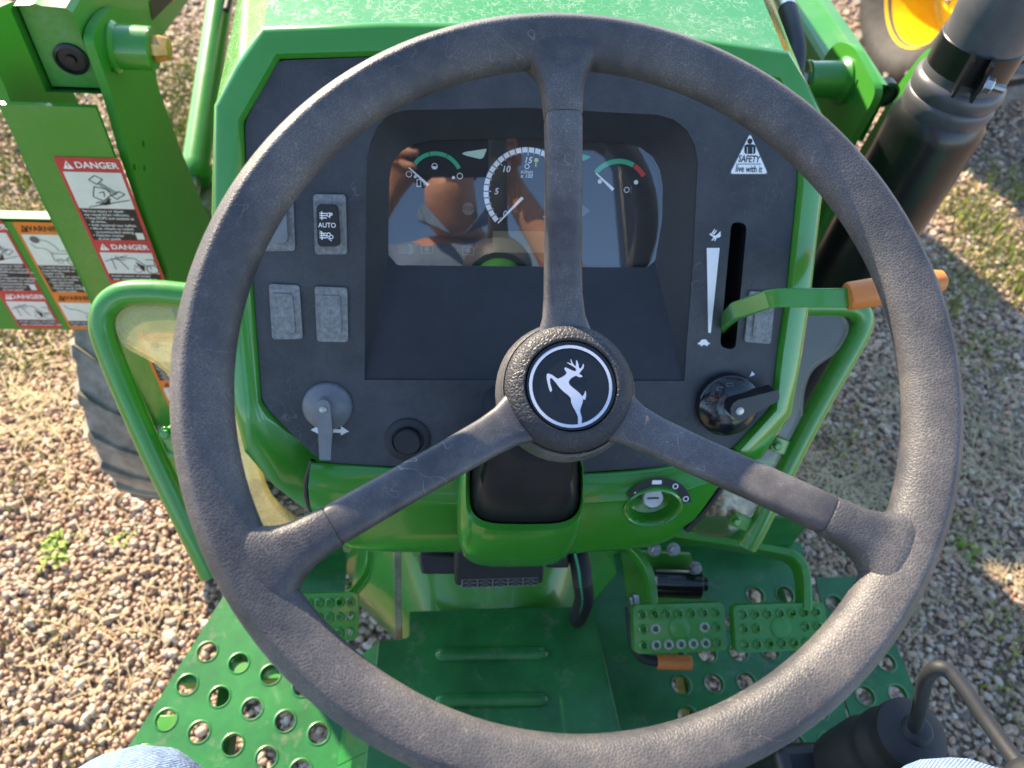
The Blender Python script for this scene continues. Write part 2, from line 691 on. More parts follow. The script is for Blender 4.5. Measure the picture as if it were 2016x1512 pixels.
def smooth_path(pts, per=6):
    P = [Vector(p) for p in pts]
    out = []
    for i in range(len(P) - 1):
        p0 = P[max(i - 1, 0)]
        p1, p2 = P[i], P[i + 1]
        p3 = P[min(i + 2, len(P) - 1)]
        for j in range(per):
            t = j / per
            out.append(0.5 * (2 * p1 + (p2 - p0) * t + (2 * p0 - 5 * p1 + 4 * p2 - p3) * t * t + (3 * p1 - p0 - 3 * p2 + p3) * t ** 3))
    out.append(P[-1])
    return out


def tube(mb, pts, rad, mat, n=14, cap=True):
    P = [Vector(p) for p in pts]
    rads = rad if isinstance(rad, (list, tuple)) else [rad] * len(P)
    t0 = (P[1] - P[0]).normalized()
    up = Vector((0, 0, 1)) if abs(t0.z) < 0.9 else Vector((1, 0, 0))
    nx = t0.cross(up).normalized()
    rings = []
    prev = t0
    for i, p in enumerate(P):
        t = ((P[min(i + 1, len(P) - 1)] - P[max(i - 1, 0)])).normalized()
        q = prev.rotation_difference(t)
        nx = q @ nx
        nx = (nx - t * nx.dot(t)).normalized()
        ny = t.cross(nx)
        prev = t
        rings.append([p + (nx * math.cos(2 * math.pi * j / n) + ny * math.sin(2 * math.pi * j / n)) * rads[i] for j in range(n)])
    loft(mb, rings, mat, cap, cap)


def bar(mb, pts, w, t, upv, mat):
    """flat bar swept along a path: w is the width across upv's direction, t its thickness"""
    P = [Vector(p) for p in pts]
    rings = []
    for i, p in enumerate(P):
        tg = (P[min(i + 1, len(P) - 1)] - P[max(i - 1, 0)]).normalized()
        a = Vector(upv)
        a = (a - tg * a.dot(tg)).normalized()
        s = tg.cross(a)
        ww = w[i] if isinstance(w, (list, tuple)) else w
        rings.append([p + a * ww / 2 + s * t / 2, p - a * ww / 2 + s * t / 2, p - a * ww / 2 - s * t / 2, p + a * ww / 2 - s * t / 2])
    loft(mb, rings, mat, True, True)


def axis_frame(o, ez):
    ez = Vector(ez).normalized()
    ex = Vector((1, 0, 0)) if abs(ez.x) < 0.8 else Vector((0, 1, 0))
    return Frame(o, ex, ez)


def hexbolt(mb, o, axis, r=0.007, h=0.006, mat='steel', shank=0.0):
    fr = axis_frame(o, axis)
    lathe(mb, fr, [(r * 1.35, 0), (r * 1.35, 0.0015)], mat, 16)
    lathe(mb, fr, [(r, 0.0012), (r, h), (r * 0.85, h + 0.001)], mat, 6)
    if shank:
        lathe(mb, fr, [(r * 0.55, h), (r * 0.55, h + shank)], mat, 10)

# ------------------------------------------------------------------ ground
mb = MB()
mb.add([(-150, -150, 0), (150, -150, 0), (150, 150, 0), (-150, 150, 0)], [(0, 1, 2, 3)], 'earth')
ground = mb.build('ground', smooth=0)
tag(ground, 'brown earth under the gravel yard', 'ground', kind='structure')


def big_mesh(name, v, f, mat, smooth=True):
    me = bpy.data.meshes.new(name)
    nf, k = f.shape
    me.vertices.add(len(v))
    me.vertices.foreach_set('co', v.astype(np.float32).ravel())
    me.loops.add(nf * k)
    me.loops.foreach_set('vertex_index', f.astype(np.int32).ravel())
    me.polygons.add(nf)
    me.polygons.foreach_set('loop_start', np.arange(0, nf * k, k, dtype=np.int32))
    me.polygons.foreach_set('loop_total', np.full(nf, k, dtype=np.int32))
    me.update(calc_edges=True)
    if smooth:
        me.polygons.foreach_set('use_smooth', np.ones(nf, dtype=bool))
    me.materials.append(MATS[mat])
    me.validate()
    o = bpy.data.objects.new(name, me)
    COL.objects.link(o)
    return o


def ico(sub=1):
    bm = bmesh.new()
    bmesh.ops.create_icosphere(bm, subdivisions=sub, radius=1.0)
    v = np.array([q.co[:] for q in bm.verts])
    f = np.array([[q.index for q in p.verts] for p in bm.faces])
    bm.free()
    return v, f


def rot_mats(n, tilt):
    a = RNG.uniform(0, 2 * np.pi, n)
    t = RNG.normal(0, tilt, n)
    ta = RNG.uniform(0, 2 * np.pi, n)
    ca, sa = np.cos(a), np.sin(a)
    Z = np.zeros((n, 3, 3))
    Z[:, 0, 0] = ca
    Z[:, 0, 1] = -sa
    Z[:, 1, 0] = sa
    Z[:, 1, 1] = ca
    Z[:, 2, 2] = 1
    ux, uy = np.cos(ta), np.sin(ta)
    K = np.zeros((n, 3, 3))
    K[:, 0, 2] = uy
    K[:, 1, 2] = -ux
    K[:, 2, 0] = -uy
    K[:, 2, 1] = ux
    I = np.eye(3)[None]
    T = I + np.sin(t)[:, None, None] * K + (1 - np.cos(t))[:, None, None] * (K @ K)
    return T @ Z


def patch_noise(x, y, s):
    return np.array([mnoise.noise((a * s, b_ * s, 3.3)) for a, b_ in zip(x, y)])


def gravel(n, x0, x1, y0, y1, smin, smax, sub):
    x = RNG.uniform(x0, x1, n)
    y = RNG.uniform(y0, y1, n)
    keep = ~((np.abs(x) < 0.33) & (y > 0.75))
    x, y = x[keep], y[keep]
    n = len(x)
    s = smin + (smax - smin) * RNG.beta(1.1, 3.6, n)
    sc = np.stack([s * RNG.uniform(0.8, 1.35, n), s * RNG.uniform(0.6, 0.95, n), s * RNG.uniform(0.42, 0.72, n)], 1)
    v, f = ico(sub)
    vv = v[None] * sc[:, None, :]
    lump = 1 + 0.16 * np.sin(v @ RNG.normal(0, 1.6, (3, 5)))[None] @ RNG.uniform(-1, 1, (n, 5))[:, :, None] * 0.5
    vv = vv * lump
    vv = np.einsum('nij,nkj->nki', rot_mats(n, 0.35), vv)
    z = sc[:, 2] * RNG.uniform(0.1, 1.25, n) + RNG.uniform(0, 0.004, n)
    vv += np.stack([x, y, z], 1)[:, None, :]
    ff = f[None] + (np.arange(n) * len(v))[:, None, None]
    return vv.reshape(-1, 3), ff.reshape(-1, 3)


parts = [gravel(60000, -2.1, -0.30, -0.2, 2.0, 0.0035, 0.0142, 1), gravel(17000, -2.5, -0.3, 2.0, 3.8, 0.006, 0.016, 1),
         gravel(44000, 0.30, 2.1, -0.2, 2.0, 0.0035, 0.0152, 1), gravel(13000, 0.5, 2.9, 2.0, 3.8, 0.006, 0.016, 1),
         gravel(4500, -0.30, 0.30, -0.1, 0.75, 0.0045, 0.0155, 1)]
off = 0
V, Fa = [], []
for v, f in parts:
    V.append(v)
    Fa.append(f + off)
    off += len(v)
gr = big_mesh('gravel', np.concatenate(V), np.concatenate(Fa), 'pebble')
tag(gr, 'tan and brown river pebbles covering the yard', 'gravel', kind='stuff')


def blades(spots, mat_h=(0.02, 0.05), wid=0.0022, lean=0.5):
    V, Fc = [], []
    k = 0
    for x, y, h in spots:
        a = random.uniform(0, 6.283)
        b_ = random.uniform(0, 6.283)
        L = h * random.uniform(0.6, 1.3)
        ln = random.uniform(0.1, lean) * L
        w = wid * random.uniform(0.6, 1.4)
        dx, dy = math.cos(a) * w, math.sin(a) * w
        lx, ly = math.cos(b_) * ln, math.sin(b_) * ln
        z = 0.004
        P = [(x - dx, y - dy, z), (x + dx, y + dy, z), (x + dx * 0.8 + lx * 0.35, y + dy * 0.8 + ly * 0.35, z + L * 0.6),
             (x - dx * 0.8 + lx * 0.35, y - dy * 0.8 + ly * 0.35, z + L * 0.6), (x + lx, y + ly, z + L), (x + lx + dx * 0.1, y + ly + dy * 0.1, z + L)]
        V += P
        Fc += [(k, k + 1, k + 2, k + 3), (k + 3, k + 2, k + 5, k + 4)]
        k += 6
    return np.array(V), np.array(Fc)


def patch(px, py, sx, sy, n, h):
    c = onz(px, py, 0)
    return [(c.x + random.gauss(0, sx), c.y + random.gauss(0, sy), h) for _ in range(n)]


sp = []
for a in [(110, 480, .14, .10, 420, .03), (40, 700, .12, .08, 220, .022), (370, 200, .06, .12, 260, .03), (60, 460, .10, .10, 420, .035), (200, 400, .06, .12, 150, .03), (330, 270, .07, .10, 420, .035), (345, 150, .08, .2, 300, .035), (60, 330, .12, .12, 330, .035),
          (20, 620, .08, .1, 200, .03), (60, 690, .1, .06, 160, .025), (10, 250, .15, .15, 260, .035), (440, 420, .05, .1, 260, .03),
          (1960, 500, .10, .12, 520, .04), (1900, 420, .08, .08, 260, .04), (2000, 580, .10, .06, 200, .035), (1850, 560, .06, .08, 180, .03), (1940, 700, .08, .06, 110, .03),
          (2010, 380, .1, .08, 240, .04), (1640, 860, .06, .05, 70, .03), (1900, 1060, .04, .04, 60, .03), (90, 1240, .06, .04, 70, .02), (30, 960, .06, .05, 90, .02),
          (1990, 1250, .05, .05, 60, .03), (1990, 1380, .04, .04, 50, .03), (180, 1500, .05, .04, 50, .02), (60, 180, .25, .2, 260, .035), (60, 400, .25, .25, 500, .03)]:
    sp += patch(*a)
for _ in range(900):
    x = random.choice((-1, 1)) * random.uniform(0.75, 2.6)
    y = random.uniform(0.0, 4.0)
    if mnoise.noise((x * 1.6, y * 1.6, 1.0)) > 0.05:
        sp.append((x, y, 0.028))
gs = big_mesh('grass', *blades(sp), 'grass', False)
tag(gs, 'sparse yellow green grass growing through the gravel', 'grass', kind='stuff')

# dry straw lying flat
V, Fc = [], []
k = 0
spots = []
for a in [(1660, 980, .09, .10, 420, 0), (1800, 760, .12, .08, 160, 0), (1950, 900, .10, .08, 150, 0), (1960, 1130, .06, .1, 120, 0), (200, 900, .15, .10, 120, 0), (40, 800, .12, .08, 120, 0),
          (60, 120, .3, .25, 220, 0), (370, 60, .15, .25, 160, 0), (90, 560, .2, .15, 150, 0), (1700, 1180, .1, .08, 120, 0), (250, 1180, .12, .1, 60, 0), (100, 1380, .1, .08, 60, 0), (100, 760, .2, .12, 260, 0), (60, 480, .2, .15, 260, 0), (1900, 820, .15, .12, 220, 0)]:
    spots += patch(*a)
for x, y, _ in spots:
    a = random.uniform(0, 6.283)
    L = random.uniform(0.012, 0.05)
    w = random.uniform(0.0006, 0.0013)
    bend = random.uniform(-0.3, 0.3)
    z0, z1, z2 = random.uniform(.012, .018), random.uniform(.014, .024), random.uniform(.010, .02)
    d = Vector((math.cos(a), math.sin(a), 0))
    s_ = Vector((-d.y, d.x, 0))
    A = Vector((x, y, z0))
    B = Vector((x, y, 0)) + d * L + s_ * L * bend + Vector((0, 0, z1))
    Cc = Vector((x, y, 0)) + d * 2 * L + Vector((0, 0, z2))
    V += [A - s_ * w, A + s_ * w, B + s_ * w, B - s_ * w, Cc + s_ * w * .6, Cc - s_ * w * .6]
    Fc += [(k, k + 1, k + 2, k + 3), (k + 3, k + 2, k + 4, k + 5)]
    k += 6
st = big_mesh('dry_straw', np.array([tuple(q) for q in V]), np.array(Fc), 'straw', False)
tag(st, 'dry straw and dead grass strewn over the gravel', 'straw', kind='stuff')

# low leafy weeds
plain('weed_leaf', (0.22, 0.33, 0.03), 0.55, mottle=0.25, mscale=80)
for px, py, sz, nl, lab in [(110, 1080, 0.055, 60, 'broad leafed yellow green weed in sunlit gravel beside the dusty tyre'),
                            (235, 1065, 0.032, 24, 'small leafy weed in the sunlit gravel between tyre and foot platform'),
                            (205, 1122, 0.016, 8, 'tiny seedling in the sunlit gravel by the platform edge'),
                            (1905, 1085, 0.045, 46, 'leafy weed in shaded gravel beside the right foot platform')]:
    c0 = onz(px, py, 0.006)
    mb = MB()
    for i in range(nl):
        a = random.uniform(0, 6.283)
        L = sz * random.uniform(0.12, 0.42)
        w = L * random.uniform(.16, .3)
        d = Vector((math.cos(a), math.sin(a), 0))
        s_ = Vector((-d.y, d.x, 0))
        b0 = c0 + Vector((random.gauss(0, sz * .42), random.gauss(0, sz * .42), 0))
        up = random.uniform(0.25, 0.8)
        P = [b0, b0 + d * L * .4 + s_ * w + Vector((0, 0, L * up * .6)), b0 + d * L * .45 + Vector((0, 0, L * up * .5)), b0 + d * L * .4 - s_ * w + Vector((0, 0, L * up * .6)),
             b0 + d * L * .8 + s_ * w * .8 + Vector((0, 0, L * up * .7)), b0 + d * L * .8 + Vector((0, 0, L * up * .6)), b0 + d * L * .8 - s_ * w * .8 + Vector((0, 0, L * up * .7)), b0 + d * L + Vector((0, 0, L * up * .5))]
        mb.add(P, [(0, 1, 2), (0, 2, 3), (1, 4, 5, 2), (2, 5, 6, 3), (4, 7, 5), (5, 7, 6)], 'weed_leaf')
    tag(mb.build('weed'), lab, 'weed', 'weeds in the gravel')

# ------------------------------------------------------------------ the tractor
TR = empty('tractor', (0, 0.6, 0), 'green compact tractor seen from the driving seat over its steering wheel', 'tractor')
XA, YA, ZA = Vector((1, 0, 0)), Vector((0, 1, 0)), Vector((0, 0, 1))
PHI = R(35)
o = at(1035, 520, 0.65)
DF = Frame((0, o.y, o.z), XA, (0, -math.cos(PHI), math.sin(PHI)))

OUT = [(515, 50), (462, 125), (420, 205), (414, 420), (430, 620), (455, 790), (480, 890), (520, 990), (580, 1036), (700, 1080), (1035, 1092),
       (1340, 1062), (1430, 970), (1500, 900), (1560, 810), (1579, 695), (1598, 564), (1619, 379), (1621, 226), (1588, 160), (1550, 97), (1360, 70), (1035, 42), (760, 41)]
INN = [(550, 114), (515, 176), (478, 240), (486, 430), (499, 600), (513, 790), (530, 815), (612, 896), (640, 914), (760, 920), (1035, 934),
       (1300, 922), (1425, 895), (1448, 880), (1520, 803), (1532, 690), (1551, 564), (1571, 365), (1574, 262), (1552, 205), (1528, 160), (1360, 128), (1035, 112), (760, 108)]
oA = DF.pts(OUT)
iA = DF.pts(INN)


def lerp2(A, B, t):
    return [(a[0] + (b_[0] - a[0]) * t, a[1] + (b_[1] - a[1]) * t) for a, b_ in zip(A, B)]


def ring(fr, P, c, shift=Vector((0, 0, 0))):
    return [fr.p(x, y, c) + shift for x, y in P]


bot = {7, 8, 9, 10, 11, 12}
mb = MB()
rings = []
for t, c in ((1.06, -0.05), (1.06, -0.004), (0.99, 0.003), (0.90, 0.006), (0.25, 0.006), (0.06, 0.003), (0.0, -0.006)):
    P = lerp2(oA, iA, t)
    rr_ = ring(DF, P, c)
    for j in bot:                      # the lower console covers this stretch
        rr_[j] = DF.p(P[j][0], P[j][1], c - 0.035)
    rings.append(rr_)
loft(mb, rings, 'green_bezel')
mb.build('dash_bezel', TR, 50)

# hood: the bezel outline drawn forward
mb = MB()
rings = []
for t, dy, dz, sx in ((0.0, 0.0, 0.0, 1.0), (0, 0.10, 0.006, 1.01), (0, 0.25, 0.018, 1.03), (0, 0.6, 0.055, 1.04), (0, 1.2, 0.04, 1.0), (0, 1.5, -0.10, 0.94), (0, 1.58, -0.16, 0.88)):
    rg = []
    for j, (x, y) in enumerate(oA):
        p = DF.p(x, y, -0.0065)
        if j in bot:
            p = DF.p(x, y, -0.045)
        # further forward the rear face's slope fades so that the nose is upright
        k = min(1.0, dy / 0.5)
        yy = p.y * (1 - k) + 0.56 * k + dy
        rg.append(Vector((p.x * sx, yy, p.z + dz * (1 if p.z > 1.1 else 0.3))))
    rings.append(rg)
loft(mb, rings, 'green_hood', False, True)
mb.build('hood', TR, 28)

# dash panel with cluster recess and throttle slot
DASH = [(546, 119), (482, 241), (490, 430), (502, 600), (516, 788), (532, 811), (614, 892), (645, 911), (760, 917), (1035, 931), (1143, 930), (1300, 919), (1420, 893), (1446, 877), (1517, 800),
        (1529, 690), (1548, 564), (1568, 365), (1571, 262), (1526, 166), (1360, 132), (1035, 115), (760, 111)]
REC = [(718, 748), (719, 520), (722, 310), (729, 280), (743, 250), (762, 226), (795, 217), (1035, 212), (1295, 226), (1328, 236), (1352, 256), (1368, 286), (1374, 318), (1364, 520), (1347, 750)]
SLOT = rpoly([(1440, 436), (1471, 440), (1448, 690), (1417, 684)], 14)
mb = MB()
slab(mb, DF, rpoly(DF.pts(DASH), 0.006, 3), -0.004, 0.0, 'dash_plastic', [DF.pts(REC), DF.pts(SLOT)])
sl = DF.pts(SLOT)
loft(mb, [ring(DF, sl, -0.001), ring(DF, sl, -0.04)], 'black_plastic', False, True)
DASHO = mb.build('dash_panel', TR, 30)
# recess funnel and shelf below the cluster
CWIN = [(766, 500), (766, 430), (768, 350), (774, 322), (790, 300), (815, 284), (850, 277), (1035, 272), (1225, 281), (1258, 290), (1282, 308), (1296, 332), (1303, 365), (1302, 430), (1288, 512)]
REC9 = REC
cdep = -0.026
mb = MB()
a_ = ring(DF, DF.pts(REC9), -0.002)
b_ = [DF.p(*DF.px(x, y, cdep), cdep) for x, y in CWIN]
loft(mb, [a_, b_], 'recess_plastic', closed=False)
bl = DF.p(*DF.px(785, 521, cdep), cdep)
br = DF.p(*DF.px(1272, 526, cdep), cdep)
k = len(mb.v)
mb.add([a_[0], a_[-1], b_[-1], br, bl, b_[0]], [(0, 1, 2, 3, 4, 5)], 'recess_plastic')
mb.build('cluster_surround', TR, 30, bevel=0.004, bseg=3)

# ---- instrument cluster
CL = DF.shift(cdep - 0.004)
win = CL.pts(CWIN[:1] + CWIN[1:] + [(1272, 527), (785, 522)])
mb = MB()
slab(mb, CL, [(x * 1.04, y) for x, y in win], -0.006, 0.0, 'gauge_face')
CLO = mb.build('instrument_cluster', TR, 30)


def zp(x, y):
    return CL.px(720 + x / 3.024, 200 + y / 3.024)


def zl(d):
    a, b2 = zp(900, 500), zp(900 + d, 500)
    return b2[0] - a[0]


mb = MB()
cx_, cy_ = zp(958, 540)
Ro, Ri = zl(255), zl(226)
for i in range(30):
    a0 = R(225 - 9 * i)
    a1 = R(225 - 9 * (i + 1))
    flat(mb, CL, sector(cx_, cy_, Ri, Ro, a0 - 0.012, a1 + 0.012, 4), 0.0006, 'white_print')
for i in range(31):
    a = R(225 - 9 * i)
    flat(mb, CL, sector(cx_, cy_, Ri * (0.93 if i % 5 == 0 else 0.97), Ri * 0.99, a - 0.009, a + 0.009, 1), 0.0006, 'white_print')
for i, tx in enumerate(('0', '5', '10', '15', '20', '25', '30')):
    a = R(225 - 45 * i)
    put_text(mb, CL, tx, (cx_ + Ri * 0.80 * math.cos(a), cy_ + Ri * 0.80 * math.sin(a)), zl(50), 0.0006, 'white_print', shear=0.2, bold=0.012)
put_text(mb, CL, 'n/min', zp(958, 418), zl(32), 0.0006, 'white_print', shear=0.2)
put_text(mb, CL, 'x 100', zp(957, 444), zl(32), 0.0006, 'white_print', shear=0.2)
put_text(mb, CL, 'E', zp(1013, 378), zl(28), 0.0006, 'gauge_yellow', bold=0.02)
flat(mb, CL, circle(*zp(1015, 349), zl(13), 14), 0.0006, 'gauge_yellow')
mb.build('tachometer_scale', CLO, 0)
mb = MB()
flat(mb, CL, circle(*zp(953, 536), zl(34), 24), 0.0012, 'black_plastic')
mb.build('tachometer_hub', CLO, 0)


def icon_ring(mb, c, r, w, mat):
    flat(mb, CL, circle(*c, r, 18), 0.0006, mat, [circle(*c, r - w, 18)])


mb = MB()
fx, fy = zp(418, 470)
for i in range(3):
    flat(mb, CL, sector(fx, fy, zl(140), zl(163), R(143 - 38.5 * i) - .012, R(143 - 38.5 * (i + 1)) + .012, 8), 0.0006, 'gauge_green')
for p in ((295, 447), (522, 452)):
    flat(mb, CL, circle(*zp(*p), zl(9), 14), 0.0006, 'white_print')
for p in ((410, 385), (560, 443), (257, 432)):
    icon_ring(mb, zp(*p), zl(18), zl(4), 'white_print')
q = zp(410, 385)
flat(mb, CL, sector(*q, 0.00001, zl(16), math.pi, 2 * math.pi, 10), 0.0006, 'white_print')
q0, q1 = zp(303, 507), zp(330, 462)
flat(mb, CL, rect(*q0, *q1), 0.0006, 'white_print', [rect(q0[0] + zl(5), q0[1] + zl(5), q1[0] - zl(5), q1[1] - zl(5))])
flat(mb, CL, [zp(338, 470), zp(350, 480), zp(350, 500), zp(345, 500), zp(345, 484), zp(336, 476)], 0.0006, 'white_print')
mb.build('fuel_gauge_scale', CLO, 0)
mb = MB()
tx, ty = zp(1500, 540)
flat(mb, CL, sector(tx, ty, zl(165), zl(193), R(142), R(62), 14), 0.0006, 'gauge_green')
flat(mb, CL, sector(tx, ty, zl(165), zl(193), R(60), R(33), 8), 0.0006, 'gauge_red')
for p in ((1393, 475), (1608, 480)):
    flat(mb, CL, circle(*zp(*p), zl(13), 14), 0.0006, 'white_print')
icon_ring(mb, zp(1553, 525), zl(17), zl(4), 'white_print')
flat(mb, CL, rect(*zp(1577, 545), *zp(1581, 500)), 0.0006, 'white_print')
mb.build('temperature_gauge_scale', CLO, 0)
mb = MB()
icon_ring(mb, zp(960, 386), zl(15), zl(4), 'white_print')
mb.build('engine_symbol', CLO, 0)
mb = MB()
flat(mb, CL, rpoly([zp(570, 310), zp(590, 300), zp(722, 280), zp(700, 335), zp(680, 342), zp(600, 322)], zl(10)), 0.0006, 'gauge_pale')
mb.build('turn_signal_arrow', CLO, 0)
mb = MB()
flat(mb, CL, rpoly([zp(1340, 330), zp(1320, 320), zp(1230, 300), zp(1240, 352), zp(1300, 352)], zl(8)), 0.0006, 'gauge_green')
mb.build('turn_signal_arrow', CLO, 0)
mb = MB()
flat(mb, CL, circle(*zp(610, 638), zl(38), 8, R(22.5)), 0.0006, 'gauge_grey')
put_text(mb, CL, 'STOP', zp(610, 638), zl(30), 0.0010, 'black_print', bold=0.01)
mb.build('stop_symbol', CLO, 0)
mb = MB()
flat(mb, CL, [zp(1285, 690), zp(1335, 650), zp(1285, 610)], 0.0006, 'gauge_grey')
mb.build('warning_symbol', CLO, 0)
for p in ((365, 878), (610, 888)):
    q = zp(*p)
    mb = MB()
    flat(mb, CL, rpoly(rect(q[0] - zl(36), q[1] - zl(26), q[0] + zl(36), q[1] + zl(26)), zl(8)), 0.0006, 'gauge_grey', [rect(q[0] - zl(31), q[1] - zl(21), q[0] + zl(31), q[1] + zl(21))])
    flat(mb, CL, circle(*q, zl(15), 12), 0.0006, 'gauge_grey')
    mb.build('indicator_symbol', CLO, 0)
mb = MB()
q = zp(255, 880)
flat(mb, CL, sector(*q, 0.00001, zl(32), R(-90), R(90), 10), 0.0006, 'gauge_grey', [])
for i in range(4):
    flat(mb, CL, rect(*zp(195, 862 + 12 * i + 5), *zp(250, 862 + 12 * i)), 0.0006, 'gauge_grey')
mb.build('headlight_symbol', CLO, 0)
mb = MB()
slab(mb, CL, CL.pts([(720 + 755 / 3.024, 200 + 898 / 3.024), (720 + 1240 / 3.024, 200 + 902 / 3.024), (720 + 1240 / 3.024, 200 + 772 / 3.024), (720 + 755 / 3.024, 200 + 770 / 3.024)]), 0.0002, 0.0008, 'lcd')
mb.build('display_screen', CLO, 0)
for tip, tail in (((257, 392), (372, 498)), ((786, 722), (932, 570)), ((1366, 424), (1470, 524))):
    mb = MB()
    a, b2 = Vector(zp(*tip)), Vector(zp(*tail))
    d = (b2 - a).normalized()
    s_ = Vector((-d.y, d.x))
    slab(mb, CL, [tuple(a + s_ * zl(3)), tuple(a - s_ * zl(3)), tuple(b2 - s_ * zl(9)), tuple(b2 + s_ * zl(9))], 0.002, 0.003, 'white_print')
    mb.build('needle', CLO, 0)
mb = MB()
LF = DF.shift(cdep + 0.0006)
lw = [(x * 1.01, y) for x, y in LF.pts(CWIN + [(1272, 527), (785, 522)])]
flat(mb, LF, lw, 0.0, 'lens_glass')
mb.build('lens', CLO, 30)
# ---- switches on the dash
def dpts(pl, c=0.0):
    return DF.pts(pl, c)


def plate(name, quad, c0, c1, mat, parent, rad=0.003, bev=0.0006):
    mb = MB()
    slab(mb, DF, rpoly(dpts(quad), rad, 4), c0, c1, mat)
    return mb.build(name, parent, 30, bevel=bev)


for q, inner, kind in (([(519, 494), (582, 493), (578, 377), (514, 376)], [(528, 477), (571, 476), (567, 392), (524, 392)], 'grey'),
                       ([(621, 500), (684, 500), (681, 383), (617, 382)], [(627, 484), (672, 484), (667, 402), (624, 401)], 'black')):
    s0 = plate('rocker_switch', q, -0.001, 0.0025, 'grey_plastic', TR)
    mb = MB()
    P = rpoly(dpts(inner), 0.004, 4)
    cx0 = sum(p[0] for p in P) / len(P)
    cy0 = sum(p[1] for p in P) / len(P)
    ym = max(p[1] for p in P) - cy0
    mat = 'black_plastic' if kind == 'black' else 'grey_knob'
    loft(mb, [ring(DF, P, 0.001), [DF.p(cx0 + (x - cx0) * .95, cy0 + (y - cy0) * .97, 0.0055 + 0.0035 * ((y - cy0) / ym) ** 2) for x, y in P]], mat, False, True)
    rk = mb.build('rocker', s0, 40)
    if kind == 'black':
        mb = MB()
        for txt, yy, sz, sx in (('AUTO', 443, 0.0054, 0.92), ('P', 424, 0.0060, 1.0)):
            put_text(mb, DF, txt, DF.px(645 if txt == 'AUTO' else 652, yy, .0066), sz, 0.0098, 'white_print', bold=0.01, xs=sx)
        for yy, slash in ((424, False), (463, True)):
            q0 = DF.px(640, yy, .007)
            for k in (-1, 0, 1):
                flat(mb, DF, rect(q0[0] - .0040, q0[1] - .0004 + k * .0018, q0[0] + .0015, q0[1] + .0004 + k * .0018), 0.0098, 'white_print')
            flat(mb, DF, rect(q0[0] - .0026, q0[1] - .0034, q0[0] - .0018, q0[1] + .0034), 0.0099, 'white_print')
            flat(mb, DF, circle(q0[0] + .0032, q0[1] + .0008, .0018, 10), 0.0098, 'white_print', [circle(q0[0] + .0032, q0[1] + .0008, .0011, 10)])
            if slash:
                flat(mb, DF, circle(q0[0] + .0052, q0[1] - .001, .0018, 10), 0.0098, 'white_print', [circle(q0[0] + .0052, q0[1] - .001, .0011, 10)])
                flat(mb, DF, [(q0[0] - .0042, q0[1] + .0040), (q0[0] - .0034, q0[1] + .0040), (q0[0] + .0058, q0[1] - .0044), (q0[0] + .0050, q0[1] - .0044)], 0.0100, 'white_print')
        mb.build('symbol', rk if False else s0, 0)
for q, inner in (([(537, 667), (597, 666), (590, 561), (530, 558)], [(544, 654), (583, 653), (577, 577), (538, 576)]),
                 ([(625, 671), (686, 672), (684, 566), (620, 563)], [(634, 656), (673, 657), (671, 581), (631, 580)]),
                 ([(1464, 672), (1515, 676), (1525, 576), (1474, 572)], [(1478, 661), (1508, 663), (1515, 588), (1486, 586)])):
    s0 = plate('switch_blank', q, -0.001, 0.0025, 'grey_plastic', TR)
    plate('raised_pad', inner, 0.002, 0.0042, 'grey_plastic', s0, 0.002)

# turn signal knob (grey) and its lever
c0 = DF.px(645, 799)
c1 = DF.px(694, 799)
rk_ = c1[0] - c0[0]
kf = Frame(DF.p(*c0), DF.x, DF.z)
mb = MB()
lathe(mb, kf, [(rk_ * 1.0, -0.001), (rk_ * 1.0, 0.003), (rk_ * .93, 0.005), (rk_ * .45, 0.011), (rk_ * .2, 0.0115)], 'grey_knob', 40)
tk = mb.build('turn_signal_knob', TR, 40)
mb = MB()
P = [(622, 800), (627, 790), (636, 786), (645, 790), (650, 800), (654, 845), (651, 906), (629, 906), (626, 850)]
H = 0.020
slab(mb, DF, DF.pts(P, H), 0.010, H, 'grey_knob')
mb.build('lever', tk, 30, bevel=0.0015)
mb = MB()
lathe(mb, Frame(DF.p(*DF.px(636, 806, H), H), DF.x, DF.z), [(0.0032, -.001), (0.0032, 0.0008), (0.002, 0.0012)], 'steel', 16)
mb.build('screw', tk, 30)
mb = MB()
flat(mb, DF, DF.pts([(612, 846), (627, 837), (627, 854)]), 0.0005, 'white_print')
flat(mb, DF, DF.pts([(655, 844), (671, 845), (671, 838), (687, 849), (671, 857), (671, 852), (655, 851)]), 0.0005, 'white_print')
mb.build('direction_arrow', TR, 0)

# horn push button
bf = Frame(DF.p(*DF.px(803, 865)), DF.x, DF.z)
mb = MB()
lathe(mb, bf, [(0.0200, -.001), (0.0200, 0.002), (0.0185, 0.003), (0.0140, 0.003), (0.0135, 0.0)], 'recess_plastic', 36, cap1=False)
hb = mb.build('push_button', TR, 35)
mb = MB()
lathe(mb, bf, [(0.0118, -.001), (0.0118, 0.008), (0.0105, 0.0095), (0.006, 0.009)], 'boot_black', 32)
mb.build('button_cap', hb, 35)

